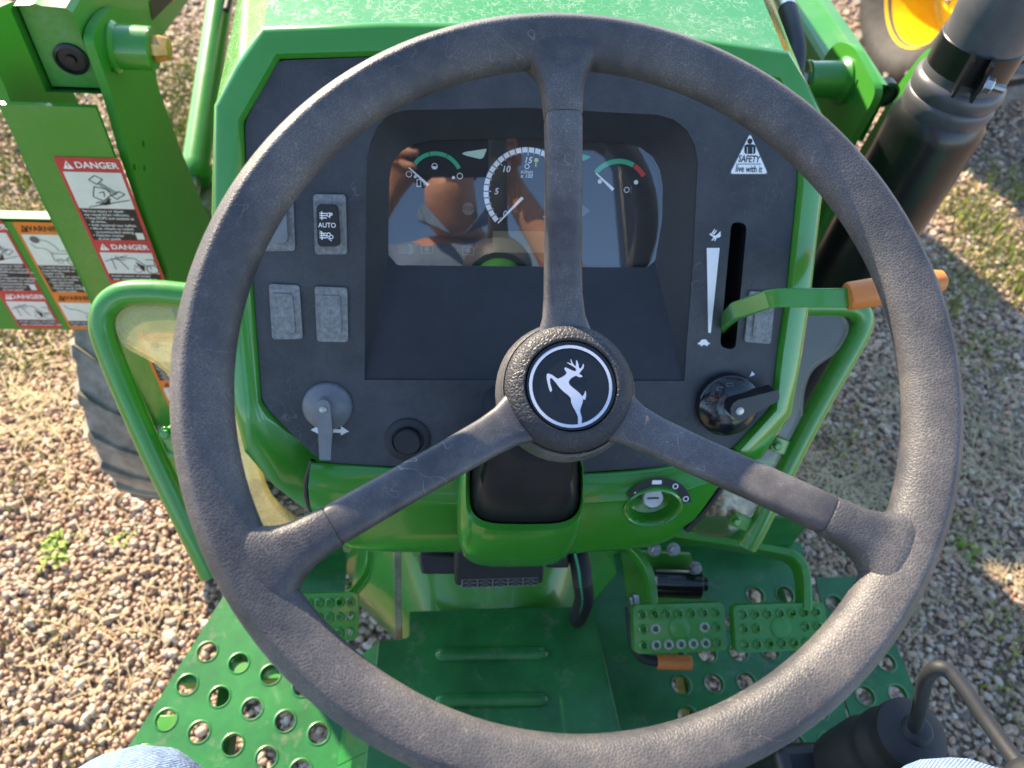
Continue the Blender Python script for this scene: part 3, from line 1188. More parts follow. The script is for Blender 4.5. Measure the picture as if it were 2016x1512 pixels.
# PTO selector knob (gloss black) with handle and pointer mark
c0 = DF.px(1430, 794)
rk_ = DF.px(1491, 794)[0] - c0[0]
kf = Frame(DF.p(*c0), DF.x, DF.z)
mb = MB()
lathe(mb, kf, [(rk_, -0.001), (rk_, 0.006), (rk_ * .95, 0.0085), (rk_ * .5, 0.014), (rk_ * .2, 0.0145)], 'gloss_black', 48)
pk = mb.build('selector_knob', TR, 40)
mb = MB()
H = 0.026
P = [(1440, 818), (1438, 805), (1443, 794), (1452, 788), (1530, 768), (1535, 775), (1534, 788), (1470, 824), (1458, 828), (1447, 825)]
slab(mb, DF, DF.pts(P, H), 0.009, H, 'black_plastic')
mb.build('handle', pk, 30, bevel=0.0015)
mb = MB()
lathe(mb, Frame(DF.p(*DF.px(1456, 809, H), H), DF.x, DF.z), [(0.0038, -.001), (0.0038, 0.0008), (0.0026, 0.0012)], 'steel', 16)
mb.build('screw', pk, 30)
mb = MB()
for a, kind in ((65, 'c'), (100, 'b'), (125, 'a'), (150, 'c'), (172, 'b')):
    p = (math.cos(R(a)) * rk_ * .74, math.sin(R(a)) * rk_ * .74)
    hh = 0.0085 + (0.95 - .74) / .45 * 0.0055 + 0.0006
    if kind == 'c':
        flat(mb, kf, circle(*p, .0021, 12), hh, 'gauge_grey', [circle(*p, .0016, 12)])
    else:
        flat(mb, kf, rect(p[0] - .003, p[1] - .0016, p[0] + .003, p[1] + .0016), hh, 'gauge_grey', [rect(p[0] - .0024, p[1] - .001, p[0] + .0024, p[1] + .001)])
mb.build('knob_symbol', pk, 0)
mb = MB()
flat(mb, DF, DF.pts([(1475, 742), (1486, 737), (1480, 731)]), 0.0005, 'white_print')
mb.build('pointer_mark', TR, 0)

# throttle: wedge, hare and tortoise prints, lever
mb = MB()
flat(mb, DF, DF.pts([(1391, 488), (1416.5, 488), (1399, 655), (1394, 655)]), 0.0005, 'white_print')
mb.build('throttle_wedge', DASHO, 0)


def zt(x, y):
    return (1360 + x / 3.15, 220 + y / 3.15)


mb = MB()
hare = [(118, 752), (132, 762), (150, 768), (166, 758), (178, 745), (186, 742), (182, 756), (186, 768), (176, 780), (158, 782), (152, 800), (144, 800), (148, 784), (140, 790), (132, 800), (126, 796), (138, 782),
        (134, 772), (122, 768), (115, 760)]
flat(mb, DF, DF.pts([zt(*p) for p in hare]), 0.0005, 'white_print')
for ear in ([(124, 756), (146, 726), (150, 728), (134, 757)], [(134, 758), (158, 732), (161, 735), (144, 762)]):
    flat(mb, DF, DF.pts([zt(*p) for p in ear]), 0.0006, 'white_print')
mb.build('hare_symbol', DASHO, 0)
mb = MB()
tort = [(42, 1434), (54, 1428), (62, 1416), (78, 1410), (94, 1412), (104, 1424), (110, 1434), (120, 1430), (116, 1440), (104, 1444), (104, 1452), (94, 1452), (92, 1445), (72, 1446), (70, 1453), (60, 1453), (60, 1444), (44, 1442)]
flat(mb, DF, DF.pts([zt(*p) for p in tort]), 0.0005, 'white_print')
mb.build('tortoise_symbol', DASHO, 0)

mb = MB()


def dl(px, py, c):
    return DF.p(*DF.px(px, py, c), c)


bar(mb, [dl(1424, 640, -0.02), dl(1426, 632, 0.004), dl(1448, 612, 0.030), dl(1512, 589, 0.052), dl(1530, 586, 0.054), dl(1675, 586, 0.060)], 0.0155, 0.005, DF.y, 'green')
tl = mb.build('throttle_lever', TR, 30, bevel=0.0012)
mb = MB()
A, B = dl(1668, 584, 0.060), dl(1862, 551, 0.066)
ax = (B - A)
L = ax.length
fr = axis_frame(A, ax)
lathe(mb, fr, [(0.0108, 0), (0.0118, 0.002), (0.0118, L * .55), (0.0105, L * .85), (0.0085, L * .96), (0.004, L)], 'orange_plastic', 28)
tag(mb.build('grip', tl, 40), 'orange plastic lever grip')

# safety sticker
TRI = [(1476, 259), (1433, 344), (1514, 344)]
mb = MB()
flat(mb, DF, rpoly(DF.pts(TRI), 0.0035, 4), 0.0004, 'gauge_grey')
flat(mb, DF, rpoly(DF.pts([(1476, 263), (1436.5, 342), (1510.5, 342)]), 0.003, 4), 0.0008, 'white_print')
q = DF.px(1475.5, 278)
flat(mb, DF, circle(*q, 0.0022, 14), 0.0012, 'black_print')
flat(mb, DF, rpoly(DF.pts([(1464.5, 303), (1464.5, 286), (1470, 284), (1481, 284), (1486.5, 286), (1486.5, 303)]), 0.002, 3), 0.0012, 'black_print')
for x in (1470, 1481):
    flat(mb, DF, DF.pts([(x - .5, 303.2), (x - .5, 290), (x + .5, 290), (x + .5, 303.2)]), 0.0014, 'white_print')
put_text(mb, DF, 'SAFETY', DF.px(1473.5, 313.5), 0.0078, 0.0012, 'black_print', bold=0.014, xs=0.72, shear=0.12)
flat(mb, DF, DF.pts([(1448, 323.6), (1497, 323.6), (1497, 322.4), (1448, 322.4)]), 0.0012, 'black_print')
put_text(mb, DF, 'live with it', DF.px(1473.5, 333), 0.0078, 0.0012, 'black_print', bold=0.01, xs=0.70)
mb.build('safety_sticker', DASHO, 0)

# ---- lower console under the dash
rows = [(-0.010, [(612, 908), (740, 917), (900, 926), (1035, 930), (1143, 931), (1300, 918), (1436, 884)]),
        (0.003, [(612, 913), (740, 922), (900, 931), (1035, 935), (1143, 936), (1300, 923), (1438, 889)]),
        (0.012, [(607, 955), (740, 974), (900, 988), (1035, 992), (1150, 986), (1300, 972), (1424, 938)]),
        (0.011, [(607, 962), (740, 984), (900, 998), (1035, 1002), (1150, 996), (1300, 982), (1420, 946)]),
        (0.004, [(612, 1000), (735, 1045), (900, 1054), (1035, 1057), (1150, 1052), (1296, 1030), (1385, 1000)]),
        (-0.012, [(630, 1028), (700, 1080), (900, 1086), (1035, 1090), (1150, 1087), (1290, 1072), (1348, 1042)]),
        (-0.05, [(640, 1032), (705, 1078), (900, 1083), (1035, 1086), (1150, 1083), (1286, 1068), (1340, 1040)])]
kc = dl(1285, 999, 0.0095)
kf = Frame(kc, XA, (0, -math.cos(R(20)), math.sin(R(20))))
mb = MB()
rg = [smooth_path([DF.p(*DF.px(x, y, c), c) for x, y in P], 24) for c, P in rows]
cols = [smooth_path([r_[j] for r_ in rg], 7) for j in range(len(rg[0]))]
nr = len(cols[0])
fs = []
for j in range(len(cols) - 1):
    for i in range(nr - 1):
        q = kf.loc((cols[j][i] + cols[j + 1][i + 1]) / 2)
        if (q[0] / 0.0245) ** 2 + (q[1] / 0.0195) ** 2 < 1 and abs(q[2]) < .02:
            continue                       # opening for the ignition lock
        fs.append((j * nr + i, (j + 1) * nr + i, (j + 1) * nr + i + 1, j * nr + i + 1))
mb.add([p for c_ in cols for p in c_], fs, 'green_bezel')
LC = mb.build('lower_console', TR, 40)
for P in ([(616, 906), (604, 948), (606, 985), (622, 1020), (640, 1036)], [(1440, 884), (1428, 945), (1388, 1004), (1350, 1045)]):
    mb = MB()      # dark seam beside the console
    tube(mb, smooth_path([dl(x, y, -0.003) for x, y in P], 4), 0.0028, 'black_plastic', 8)
    mb.build('panel_seal', TR, 40)
# ignition lock
mb = MB()
lathe(mb, kf, [(0.0290, -.0025), (0.0282, 0.0018), (0.0262, 0.0026), (0.0245, 0.0012), (0.0232, -.004), (0.0205, -0.012), (0.010, -0.016)], 'green_bezel', 40, cap0=False, sy=.82)
ks = mb.build('ignition_lock', TR, 40)
mb = MB()
kb = Frame(kc + kf.y * .0075 - kf.z * .006, kf.x, (0, -.75, .66))
lathe(mb, kb, [(0.0105, -.006), (0.0105, 0.002), (0.0092, 0.0032), (0.003, 0.003)], 'steel', 28)
box(mb, kb, -.0055, .0055, -.0007, .0007, .002, .0036, 'black_print')
mb.build('key_barrel', ks, 35)
mb = MB()
lf = Frame(dl(1290, 997, 0.0085) + kf.z * .006, XA, (0, -math.cos(R(36)), math.sin(R(36))))
arc = lambda r0, r1, a0, a1: sector(0, 0, r0, r1, R(a0), R(a1), 16)
flat(mb, lf, arc(0.0258, 0.0335, 15, 152), 0.0004, 'black_print')
for a in (140, 95, 58, 24):
    p = (0.029 * math.cos(R(a)), 0.029 * math.sin(R(a)))
    if a == 95:
        flat(mb, lf, rect(p[0] - .0045, p[1] - .002, p[0] + .0045, p[1] + .002), 0.0008, 'white_print')
    elif a == 140:
        flat(mb, lf, [(p[0] - .003, p[1] - .003), (p[0] + .001, p[1]), (p[0], p[1] + .001), (p[0] + .003, p[1] + .003), (p[0] - .001, p[1] + .0002), (p[0], p[1] - .0008)], 0.0008, 'white_print')
    else:
        flat(mb, lf, circle(*p, .0028, 12), 0.0008, 'white_print', [circle(*p, .0019, 12)])
mb.build('lock_label', ks, 0)

# ---- steering wheel
EL = R(63)
WN = Vector((0, -math.cos(EL), math.sin(EL)))
hub0 = at(1120, 764, 0.4425)
WF = Frame(hub0 + WN * 0.045, XA, WN)
HF = Frame(hub0, XA, WN)
RR, rr0 = 0.205 - 0.0146, 0.0146
# rim section (outward, up): flat grip facet leaning inward, ridge, shallow groove, round outer roll
RIM = [(p.x * .955, p.y * .955) for p in smooth_path([(q[0], q[1], 0) for q in
       [(.0152, 0), (.0146, .0055), (.0126, .0092), (.0102, .0116), (.0086, .0132), (.0066, .0148), (.0040, .0148), (-.001, .0132), (-.006, .0108), (-.0103, .0080), (-.0136, .0042), (-.0150, -.0005),
        (-.0144, -.0058), (-.0110, -.0110), (-.006, -.0142), (0, -.0152), (.006, -.0142), (.0110, -.0108), (.0142, -.006), (.0152, 0)]], 2)][:-1]
mb = MB()
rings = []
for i in range(128):
    a = 2 * math.pi * i / 128
    e = WF.x * math.cos(a) + WF.y * math.sin(a)
    rg = []
    for j in range(len(RIM)):
        q = RIM[j]
        rg.append(WF.o + e * (RR + q[0]) + WN * q[1])
    rings.append(rg)
loft(mb, rings + [rings[0]], 'wheel_rubber')
SW = mb.build('steering_wheel', TR, 60)
for ang in (92, 211, 329.5):
    e = WF.x * math.cos(R(ang)) + WF.y * math.sin(R(ang))
    t = WN.cross(e)

    def section(r, h, w, th, nn=24, pw=0.55):
        P = []
        for j in range(nn):
            a = 2 * math.pi * j / nn
            c_, s_ = math.cos(a), math.sin(a)
            P.append(WF.o + e * r + t * (math.copysign(abs(c_) ** pw, c_) * w / 2) + WN * (h + math.copysign(abs(s_) ** pw, s_) * th / 2))
        return P

    def hh(r):
        k = max(0.0, min(1.0, (r - 0.03) / 0.14))
        k = k * k * (3 - 2 * k)
        return -0.047 + 0.044 * k

    mb = MB()
    st = [(0.022, .034, .012), (0.034, .031, .012), (0.043, .0250, .013), (0.055, .0225, .014), (0.08, .0214, .015), (0.11, .0208, .016), (0.13, .0208, .017), (0.1455, .021, .018), (0.147, .0202, .0172)]
    loft(mb, [section(r_, hh(r_), w_, th_) for r_, w_, th_ in st], 'spoke_rubber', True, True)
    mb.build('spoke', SW, 50)
    mb = MB()
    st = [(0.1473, .0206, .0176), (0.1482, .0214, .0184), (0.156, .0226, .0192), (0.163, .0240, .0200), (0.168, .027, .0205), (0.1725, .031, .0205), (0.1765, .037, .0232), (0.181, .046, .0262), (0.186, .054, .0284), (0.1895, .057, .0262), (0.192, .050, .018)]
    loft(mb, [section(r_, hh(r_), w_, th_, 24, 0.62) for r_, w_, th_ in st], 'wheel_rubber', True, True)
    mb.build('spoke_cover', SW, 50)
mb = MB()
lathe(mb, HF, [(0.036, -0.030), (0.041, -0.020), (0.0415, -0.010), (0.0395, -0.004), (0.0385, -0.0035), (0.038, 0.000)], 'spoke_rubber', 48, cap1=False)
lathe(mb, HF, [(0.0375, -0.004), (0.0372, 0.002), (0.0350, 0.006), (0.031, 0.0088), (0.0275, 0.0095), (0.0265, 0.0085), (0.0262, 0.004)], 'hub_rubber', 64, cap0=False)
mb.build('hub', SW, 40)
mb = MB()
lathe(mb, HF, [(0.0261, 0.002), (0.0261, 0.0072), (0.0254, 0.0080), (0.0, 0.0086)], 'gloss_black', 64, cap1=False)
cap = mb.build('hub_cap', SW, 40)


def ze(x, y):
    return HF.px(960 + x / 4.7235, 600 + y / 4.7235, 0.0086)


mb = MB()
ec = ze(773, 757)
er = ze(1157, 757)[0] - ec[0]
flat(mb, HF, circle(*ec, er, 64), 0.0090, 'silver_print', [circle(*ec, er * .925, 64)])
deer = [(840, 1112), (838, 1040), (815, 990), (790, 945), (775, 910), (772, 870), (745, 840), (700, 805), (665, 770), (640, 735), (615, 705), (590, 680), (578, 690), (580, 730), (592, 770), (598, 795), (585, 815),
        (572, 790), (558, 735), (548, 690), (548, 650), (562, 640), (600, 655), (650, 690), (690, 675), (720, 655), (735, 635), (722, 615), (710, 592), (725, 584), (760, 600), (790, 615), (815, 620), (825, 610),
        (815, 590), (785, 570), (737, 543), (742, 538), (780, 550), (768, 512), (774, 508), (790, 545), (800, 560), (820, 575), (822, 520), (830, 518), (845, 560), (848, 590), (865, 595), (880, 570), (886, 548),
        (894, 560), (890, 590), (865, 620), (848, 645), (870, 655), (882, 672), (850, 676), (820, 660), (790, 675), (765, 695), (752, 720), (760, 745), (800, 780), (850, 820), (880, 855), (898, 830), (906, 800),
        (914, 815), (915, 850), (905, 885), (885, 880), (882, 910), (870, 945), (858, 980), (862, 1010), (875, 1050), (873, 1108)]
flat(mb, HF, [ze(*p) for p in deer], 0.0091, 'silver_print')
tag(mb.build('emblem', SW, 0), 'silver leaping deer inside a silver ring')

# ---- steering column, boot and cowl
mb = MB()
cfm = Frame(hub0, XA, -WN)
lathe(mb, cfm, [(0.028, 0.02), (0.028, 0.055), (0.026, 0.06)], 'green', 32)
lathe(mb, cfm, [(0.0225, 0.05), (0.0225, 0.30)], 'black_plastic', 24)
SCO = mb.build('steering_column', TR, 40)


def sup(cx, cy, a, b2, n=32, pw=0.5):
    out = []
    for j in range(n):
        t = 2 * math.pi * j / n
        c_, s_ = math.cos(t), math.sin(t)
        out.append((cx + math.copysign(abs(c_) ** pw, c_) * a, cy + math.copysign(abs(s_) ** pw, s_) * b2))
    return out


CPN = R(52)
cpo = at(1030, 975, 0.655)
CP = Frame(cpo, XA, (0, -math.cos(CPN), math.sin(CPN)))


def cring(cx, cy, a, b2, c, sh=Vector((0, 0, 0))):
    return [CP.p(*CP.px(x, y, c), c) + sh for x, y in sup(cx, cy, a, b2)]


DN = Vector((0, 0.012, -1.0))
mb = MB()
loft(mb, [cring(1034, 955, 109, 76, -0.022), cring(1034, 955, 110, 77, -0.002), cring(1032, 957, 116, 88, 0.002), cring(1029, 958, 121, 95, -0.001),
          cring(1028, 962, 124, 97, 0, DN * 0.012), cring(1027, 966, 125, 97, 0, DN * 0.035), cring(1026, 968, 120, 94, 0, DN * 0.055), cring(1024, 968, 110, 84, 0, DN * 0.066), cring(1022, 966, 80, 60, 0, DN * 0.071)],
     'green_bezel', False, True)
CC = mb.build('column_cowl', TR, 45)
mb = MB()
top = [cfm.p(0.030 * math.cos(2 * math.pi * j / 32), -0.030 * math.sin(2 * math.pi * j / 32), 0.14) for j in range(32)]
mid = cring(1036, 905, 92, 70, 0.012)
loft(mb, [top, mid, cring(1034, 948, 106, 80, -0.004), cring(1034, 955, 109, 77, -0.016)], 'boot_brown', True, True)
mb.build('column_boot', CC, 50)
mb = MB()
loft(mb, [[dl(x, y, 0.001) for x, y in sup(1040, 840, 94, 86)], [dl(x, y, 0.012) for x, y in sup(1040, 842, 88, 80)], [dl(x, y, 0.03) for x, y in sup(1040, 850, 70, 66)]], 'recess_plastic', False, True)
mb.build('column_collar', CC, 45)

# ---- under the console: module box, bracket, loom, rods, housing
UF = Frame(at(985, 1140, 0.83), XA, (0, -math.cos(R(35)), math.sin(R(35))))
mb = MB()
box(mb, UF, -0.049, 0.047, -0.008, 0.036, -0.06, 0.0, 'boot_black')
mo = mb.build('control_module', TR, 30, bevel=0.004)
mb = MB()
MF = Frame(UF.p(0, -0.0085, -0.001), XA, UF.z)
flat(mb, MF, rect(-0.042, -0.0005, 0.041, 0.0095), 0.0016, 'sticker_grey')
for i in range(5):
    for j in range(2):
        flat(mb, MF, rect(-0.0405 + i * .0165, 0.0003 + j * .0046, -0.0255 + i * .0165, 0.0042 + j * .0046), 0.0020, 'black_print')
        flat(mb, MF, [(-0.039 + i * .0165, 0.001 + j * .0046), (-0.033 + i * .0165, 0.0035 + j * .0046), (-0.027 + i * .0165, 0.001 + j * .0046), (-0.028 + i * .0165, 0.0005 + j * .0046), (-0.033 + i * .0165, 0.0028 + j * .0046), (-0.038 + i * .0165, 0.0005 + j * .0046)], 0.0024, 'sticker_grey')
mb.build('module_label', mo, 0)
for s0, s1 in (((823, 1092), (905, 1132)), ((1068, 1088), (1122, 1120))):
    mb = MB()
    P = [at(s0[0], s0[1], .86), at(s1[0], s0[1], .86), at(s1[0], s1[1], .86), at(s0[0] + 6, s1[1], .86), ]
    k = [p + Vector((0, .03, -.01)) for p in P]
    mb.add(P + k, [(0, 1, 2, 3), (7, 6, 5, 4), (0, 4, 5, 1), (1, 5, 6, 2), (2, 6, 7, 3), (3, 7, 4, 0)], 'black_plastic')
    mb.build('module_bracket', TR, 30, bevel=0.003)
mb = MB()
P = smooth_path([at(1135, 1080, .86), at(1142, 1110, .87), at(1146, 1140, .885), at(1150, 1175, .915), at(1142, 1205, .96), at(1130, 1230, 1.03)], 12)
tube(mb, P, [0.0105 + (0.0012 if i % 2 else -0.0006) for i in range(len(P))], 'boot_black', 16)
tube(mb, [p + Vector((-0.004, -.0085, .0065)) for p in P[:48]], 0.0016, 'gauge_green', 6)
mb.build('wiring_loom', TR, 60)
mb = MB()
bar(mb, [at(782, 1070, .9), at(783, 1165, .95), at(785, 1262, .99)], 0.009, 0.006, XA, 'worn_rod')
mb.build('linkage_rod', TR, 30, bevel=0.001)
# bell housing
mb = MB()
hf = Frame((0, 0.30, 0.50), XA, YA)
lathe(mb, hf, [(0.10, -0.1), (0.105, 0.05), (0.12, 0.09), (0.175, 0.15), (0.185, 0.16), (0.185, 0.19), (0.195, 0.195), (0.195, 0.215), (0.21, 0.24), (0.22, 0.35), (0.22, 0.9)], 'green', 48, sx=1.05, sy=1.0)
for k in range(10):
    a = R(-10 + 20 * k)
    p = hf.p(0.205 * math.cos(a), 0.2 * math.sin(a), 0.188)
    hexbolt(mb, p, (0, -1, 0), 0.007, 0.006, 'green')
mb.build('bell_housing', TR, 40)

# ---- floor: tunnel cover and the perforated platforms
PZ = 0.54
ZF = Frame((0, 0, PZ), XA, ZA)
mb = MB()
tz = 0.62
a0 = [onz(805, 1203, tz), onz(1165, 1193, tz), onz(1232, 1480, tz - .01), Vector((0.17, -0.1, tz - .02)), Vector((-0.17, -0.1, tz - .02)), onz(722, 1480, tz - .01), onz(745, 1262, tz), onz(800, 1256, tz), onz(805, 1250, tz)]
top = a0
side = [(1, 2, 0.022), (2, 3, 0.022)]
n0 = len(top)
thick = [p + Vector((0, 0, -0.004)) for p in top]
mb.add(top + thick, [tuple(range(n0)), tuple(range(2 * n0 - 1, n0 - 1, -1))] + [(i, (i + 1) % n0, (i + 1) % n0 + n0, i + n0) for i in range(n0)], 'platform_green')
for i, j, dx in ((1, 2, 0.018), (2, 3, 0.018), (6, 5, -0.04), (5, 4, -0.04)):
    P = [top[i] + Vector((0, 0, -.001)), top[j] + Vector((0, 0, -.001)), top[j] + Vector((dx, 0, -(top[j].z - PZ - .004))), top[i] + Vector((dx, 0, -(top[i].z - PZ - .004)))]
    Q = [p + Vector((-0.003 if dx > 0 else 0.003, 0, -.002)) for p in P]
    mb.add(P + Q, [(0, 1, 2, 3), (7, 6, 5, 4), (0, 4, 5, 1), (1, 5, 6, 2), (2, 6, 7, 3), (3, 7, 4, 0)], 'platform_green')
TC = mb.build('tunnel_cover', TR, 30, bevel=0.0012)
for y0, y1 in ((1274, 1302), (1364, 1392)):
    A, B = onz(856, (y0 + y1) / 2, tz - .001), onz(1080, (y0 + y1) / 2 - 3, tz - .001)
    w = (onz(960, y0, tz).y - onz(960, y1, tz).y) / 2
    mb = MB()
    rings = []
    for t, s_ in ((0, .05), (.02, .7), (.05, .95), (.1, 1), (.9, 1), (.95, .95), (.98, .7), (1, .05)):
        c0 = A.lerp(B, t)
        rings.append([c0 + Vector((0, -math.cos(math.pi * j / 10) * w * s_, math.sin(math.pi * j / 10) * 0.006 * s_ - .0015)) for j in range(11)])
    loft(mb, rings, 'platform_green', closed=False)
    mb.build('pressed_rib', TC, 60)


def platform(name, poly, holes, hr=0.0128):
    mb = MB()
    slab(mb, ZF, poly, -0.004, 0.0, 'platform_green', [circle(x, y, hr, 20) for x, y in holes])
    for x, y in holes:        # rolled lip of each hole
        f = Frame((x, y, PZ), XA, ZA)
        lathe(mb, f, [(hr + .0030, -.0005), (hr + .0018, 0.0006), (hr + .0003, 0.0008), (hr - .0006, 0.0002), (hr - .0008, -.006)], 'platform_green', 20, cap0=False, cap1=False)
    return mb.build(name, TR, 40)


c0 = Vector((-0.372, 0.367))
va, vb = Vector((0.0425, -0.0165)), Vector((-0.0175, -0.0415))
lp = [(-0.352, 0.470), (-0.34, 0.505), (-0.20, 0.505), (-0.20, 0.30), (-0.172, 0.28), (-0.172, -0.35), (-0.60, -0.35), (-0.565, -0.02), (-0.442, 0.261)]
hs = []
for i in range(-1, 9):
    for j in range(0, 13):
        p = c0 + va * i + vb * j
        edge = -0.352 + (0.470 - p.y) * -0.43
        if p.x > edge + 0.020 and p.x < -0.205 and p.y > -0.3 and p.y < 0.40:
            hs.append((p.x, p.y))
PL = platform('foot_platform', lp, hs)
tag(PL, 'left foot platform with slanting rows of holes')
rp = [(0.135, 0.505), (0.485, 0.505), (0.472, 0.30), (0.472, -0.35), (0.135, -0.35)]
hs = []
for j in range(-2, 16):
    for i in range(0, 6):
        x, y = 0.254 + 0.0452 * i, 0.4215 - 0.0405 * (j + 0)
        if j == -2 and i < 9:
            continue
        if x < 0.455 and y < 0.44 and y > -0.3 and not (y > 0.40 and x < 0.36):
            hs.append((x, y))
tag(platform('foot_platform', rp, hs), 'right foot platform beneath the brake pedals')
rp2 = [(0.490, 0.446), (0.572, 0.446), (0.580, 0.28), (0.585, -0.35), (0.476, -0.35), (0.476, 0.30)]
hs = [(0.505 + 0.047 * i, 0.405 - 0.0433 * j) for i in range(2) for j in range(14)]
hs = [(x + 0.001, y) for x, y in hs if not (x > .54 and y > .36) and y > -.3]
tag(platform('foot_platform', rp2, hs), 'narrow outer strip of the right foot platform')
for x0, x1, y0, y1 in ((-0.43, -0.40, -0.3, 0.3), (-0.36, -0.335, -0.3, 0.44), (0.27, 0.295, -0.3, 0.45), (0.43, 0.455, -0.3, 0.45)):
    mb = MB()
    box(mb, ZF, x0, x1, y0, y1, -0.075, -0.035, 'green_dull')
    mb.build('platform_support', TR, 30, bevel=0.002)
for y in (0.12, 0.33):
    for x0, x1, dy in ((-0.40, -0.18, 0), (0.18, 0.57, .025)):
        mb = MB()
        box(mb, ZF, x0, x1, y + dy, y + dy + .025, -0.034, -0.006, 'green_dull')
        mb.build('cross_member', TR, 30, bevel=0.002)
for x0, x1 in ((-0.335, -0.205), (0.205, 0.47)):
    mb = MB()
    box(mb, ZF, x0, x1, 0.500, 0.504, 0.0, 0.09, 'platform_green')
    mb.build('toe_board', TR, 30, bevel=0.001)

# ---- pedals
def pedal(name, x0, x1, y0, y1, d, nx, arms, label, skip, worn=False):
    cxp, cyp = (x0 + x1) / 2, (y0 + y1) / 2
    fr = Frame(at(cxp, cyp, d), XA, (0, -math.cos(R(62)), math.sin(R(62))))
    a, b2 = fr.px(x0, y1), fr.px(x1, y0)
    mb = MB()
    hx = [a[0] + (b2[0] - a[0]) * (0.10 + 0.80 * i / (nx - 1)) for i in range(nx)]
    hy = [a[1] + (b2[1] - a[1]) * q for q in (0.17, 0.5, 0.80)]
    H = [(x, y) for j, y in enumerate(hy) for i, x in enumerate(hx) if not (j == 1 and i in skip)]
    slab(mb, fr, rpoly([(a[0], a[1]), (b2[0], a[1]), (b2[0], b2[1]), (a[0], b2[1])], 0.008, 5), -0.004, 0.0, 'green', [circle(x, y, 0.0036, 12) for x, y in H])
    P = rpoly([(a[0], a[1]), (b2[0], a[1]), (b2[0], b2[1]), (a[0], b2[1])], 0.008, 5)
    loft(mb, [ring(fr, P, -0.003), [fr.p(x * 1.01, y * 1.02, -0.013) for x, y in P]], 'green')
    for x, y in H:
        wm = 'worn_metal' if (worn and abs(x - (a[0] + b2[0]) / 2) < (b2[0] - a[0]) * .36 and y < hy[2] - .001 and random.random() < .85) else 'green'
        lathe(mb, Frame(fr.p(x, y), XA, fr.z), [(0.0062, -.0005), (0.0052, 0.0022), (0.0042, 0.0028), (0.0034, 0.002), (0.0033, -.002)], wm, 14, cap0=False, cap1=False)
    if skip:
        lathe(mb, Frame(fr.p(0.0, (a[1] + b2[1]) / 2), XA, fr.z), [(0.0128, -.0005), (0.0125, 0.0010), (0.010, 0.0016), (0.004, 0.0016)], 'green', 28, cap0=False)
    p = mb.build(name, TR, 40)
    tag(p, label)
    mb = MB()
    for path, w in arms:
        bar(mb, smooth_path([at(*q) for q in path], 5), w, 0.009, (0, -.25, 1), 'green')
    mb.build('pedal_arm', p, 30, bevel=0.0012)
    return p


B1 = pedal('brake_pedal', 1250, 1426, 1186, 1288, 0.90, 7, [([(1205, 1072, .99), (1240, 1082, .98), (1265, 1108, .96), (1280, 1145, .94), (1285, 1205, .915)], 0.020)], 'brake pedal nearer the tunnel with worn hole rims', (2, 3, 4), True)
B2 = pedal('brake_pedal', 1450, 1624, 1186, 1286, 0.905, 7, [([(1280, 1050, .97), (1330, 1056, .97), (1440, 1073, .965), (1535, 1090, .955), (1568, 1108, .945), (1580, 1140, .935), (1582, 1205, .92)], 0.028)], 'brake pedal on a long bent arm', (2, 3, 4))
B3 = pedal('clutch_pedal', 548, 705, 1166, 1266, 0.905, 7, [([(730, 1075, .98), (728, 1110, .97), (718, 1140, .955), (690, 1172, .93), (660, 1190, .92)], 0.02)], 'clutch pedal left of the tunnel', ())
mb = MB()
A, B = at(1285, 1146, .985), at(1380, 1150, .985)
fr = axis_frame(A, B - A)
lathe(mb, fr, [(0.017, 0), (0.019, 0.002), (0.019, (B - A).length - .002), (0.0165, (B - A).length), (0.009, (B - A).length + .001), (0.009, (B - A).length + .007)], 'gloss_black', 28)
cy = mb.build('brake_cylinder', TR, 40)
for q, dd in (((1368, 1118), .965), ((1288, 1082), .955), ((1325, 1081), .955)):
    mb = MB()
    hexbolt(mb, at(*q, dd), (0, -.7, .7), 0.0063, 0.008)
    mb.build('mounting_bolt', TR, 30)
mb = MB()
lathe(mb, axis_frame(at(1238, 1190, .94), (1, 0, 0)), [(0.010, 0), (0.010, 0.004), (0.014, 0.004), (0.014, 0.010)], 'steel', 20)
mb.build('pivot_collar', TR, 30)
mb = MB()
sidef = [at(1225, 1085, 1.0), at(1360, 1092, 1.0), at(1390, 1180, 1.03), at(1235, 1190, 1.03)]
mb.add(sidef + [p + Vector((0, .004, -.002)) for p in sidef], [(0, 1, 2, 3), (7, 6, 5, 4), (0, 4, 5, 1), (1, 5, 6, 2), (2, 6, 7, 3), (3, 7, 4, 0)], 'green_dull')
mb.build('pedal_bracket', TR, 30)
# parking latch: black bent rod with orange grip
mb = MB()
P = smooth_path([at(1240, 1195, .95), at(1243, 1240, .945), at(1250, 1275, .94), (at(1268, 1296, .935)), at(1300, 1303, .93)], 6)
tube(mb, P, 0.0062, 'boot_black', 12)
lt = mb.build('latch_lever', TR, 50)
mb = MB()
A, B = at(1294, 1303, .93), at(1361, 1305, .93)
lathe(mb, axis_frame(A, B - A), [(0.0082, 0), (0.0088, 0.001), (0.0088, (B - A).length - .001), (0.0082, (B - A).length)], 'orange_plastic', 20)
mb.build('grip', lt, 35)

# ---- side guards: bent tube with an amber tinted clear sheet
GF = DF.shift(-0.10)


def gp(px, py, c=0.0):
    return GF.p(*GF.px(px, py, c), c)


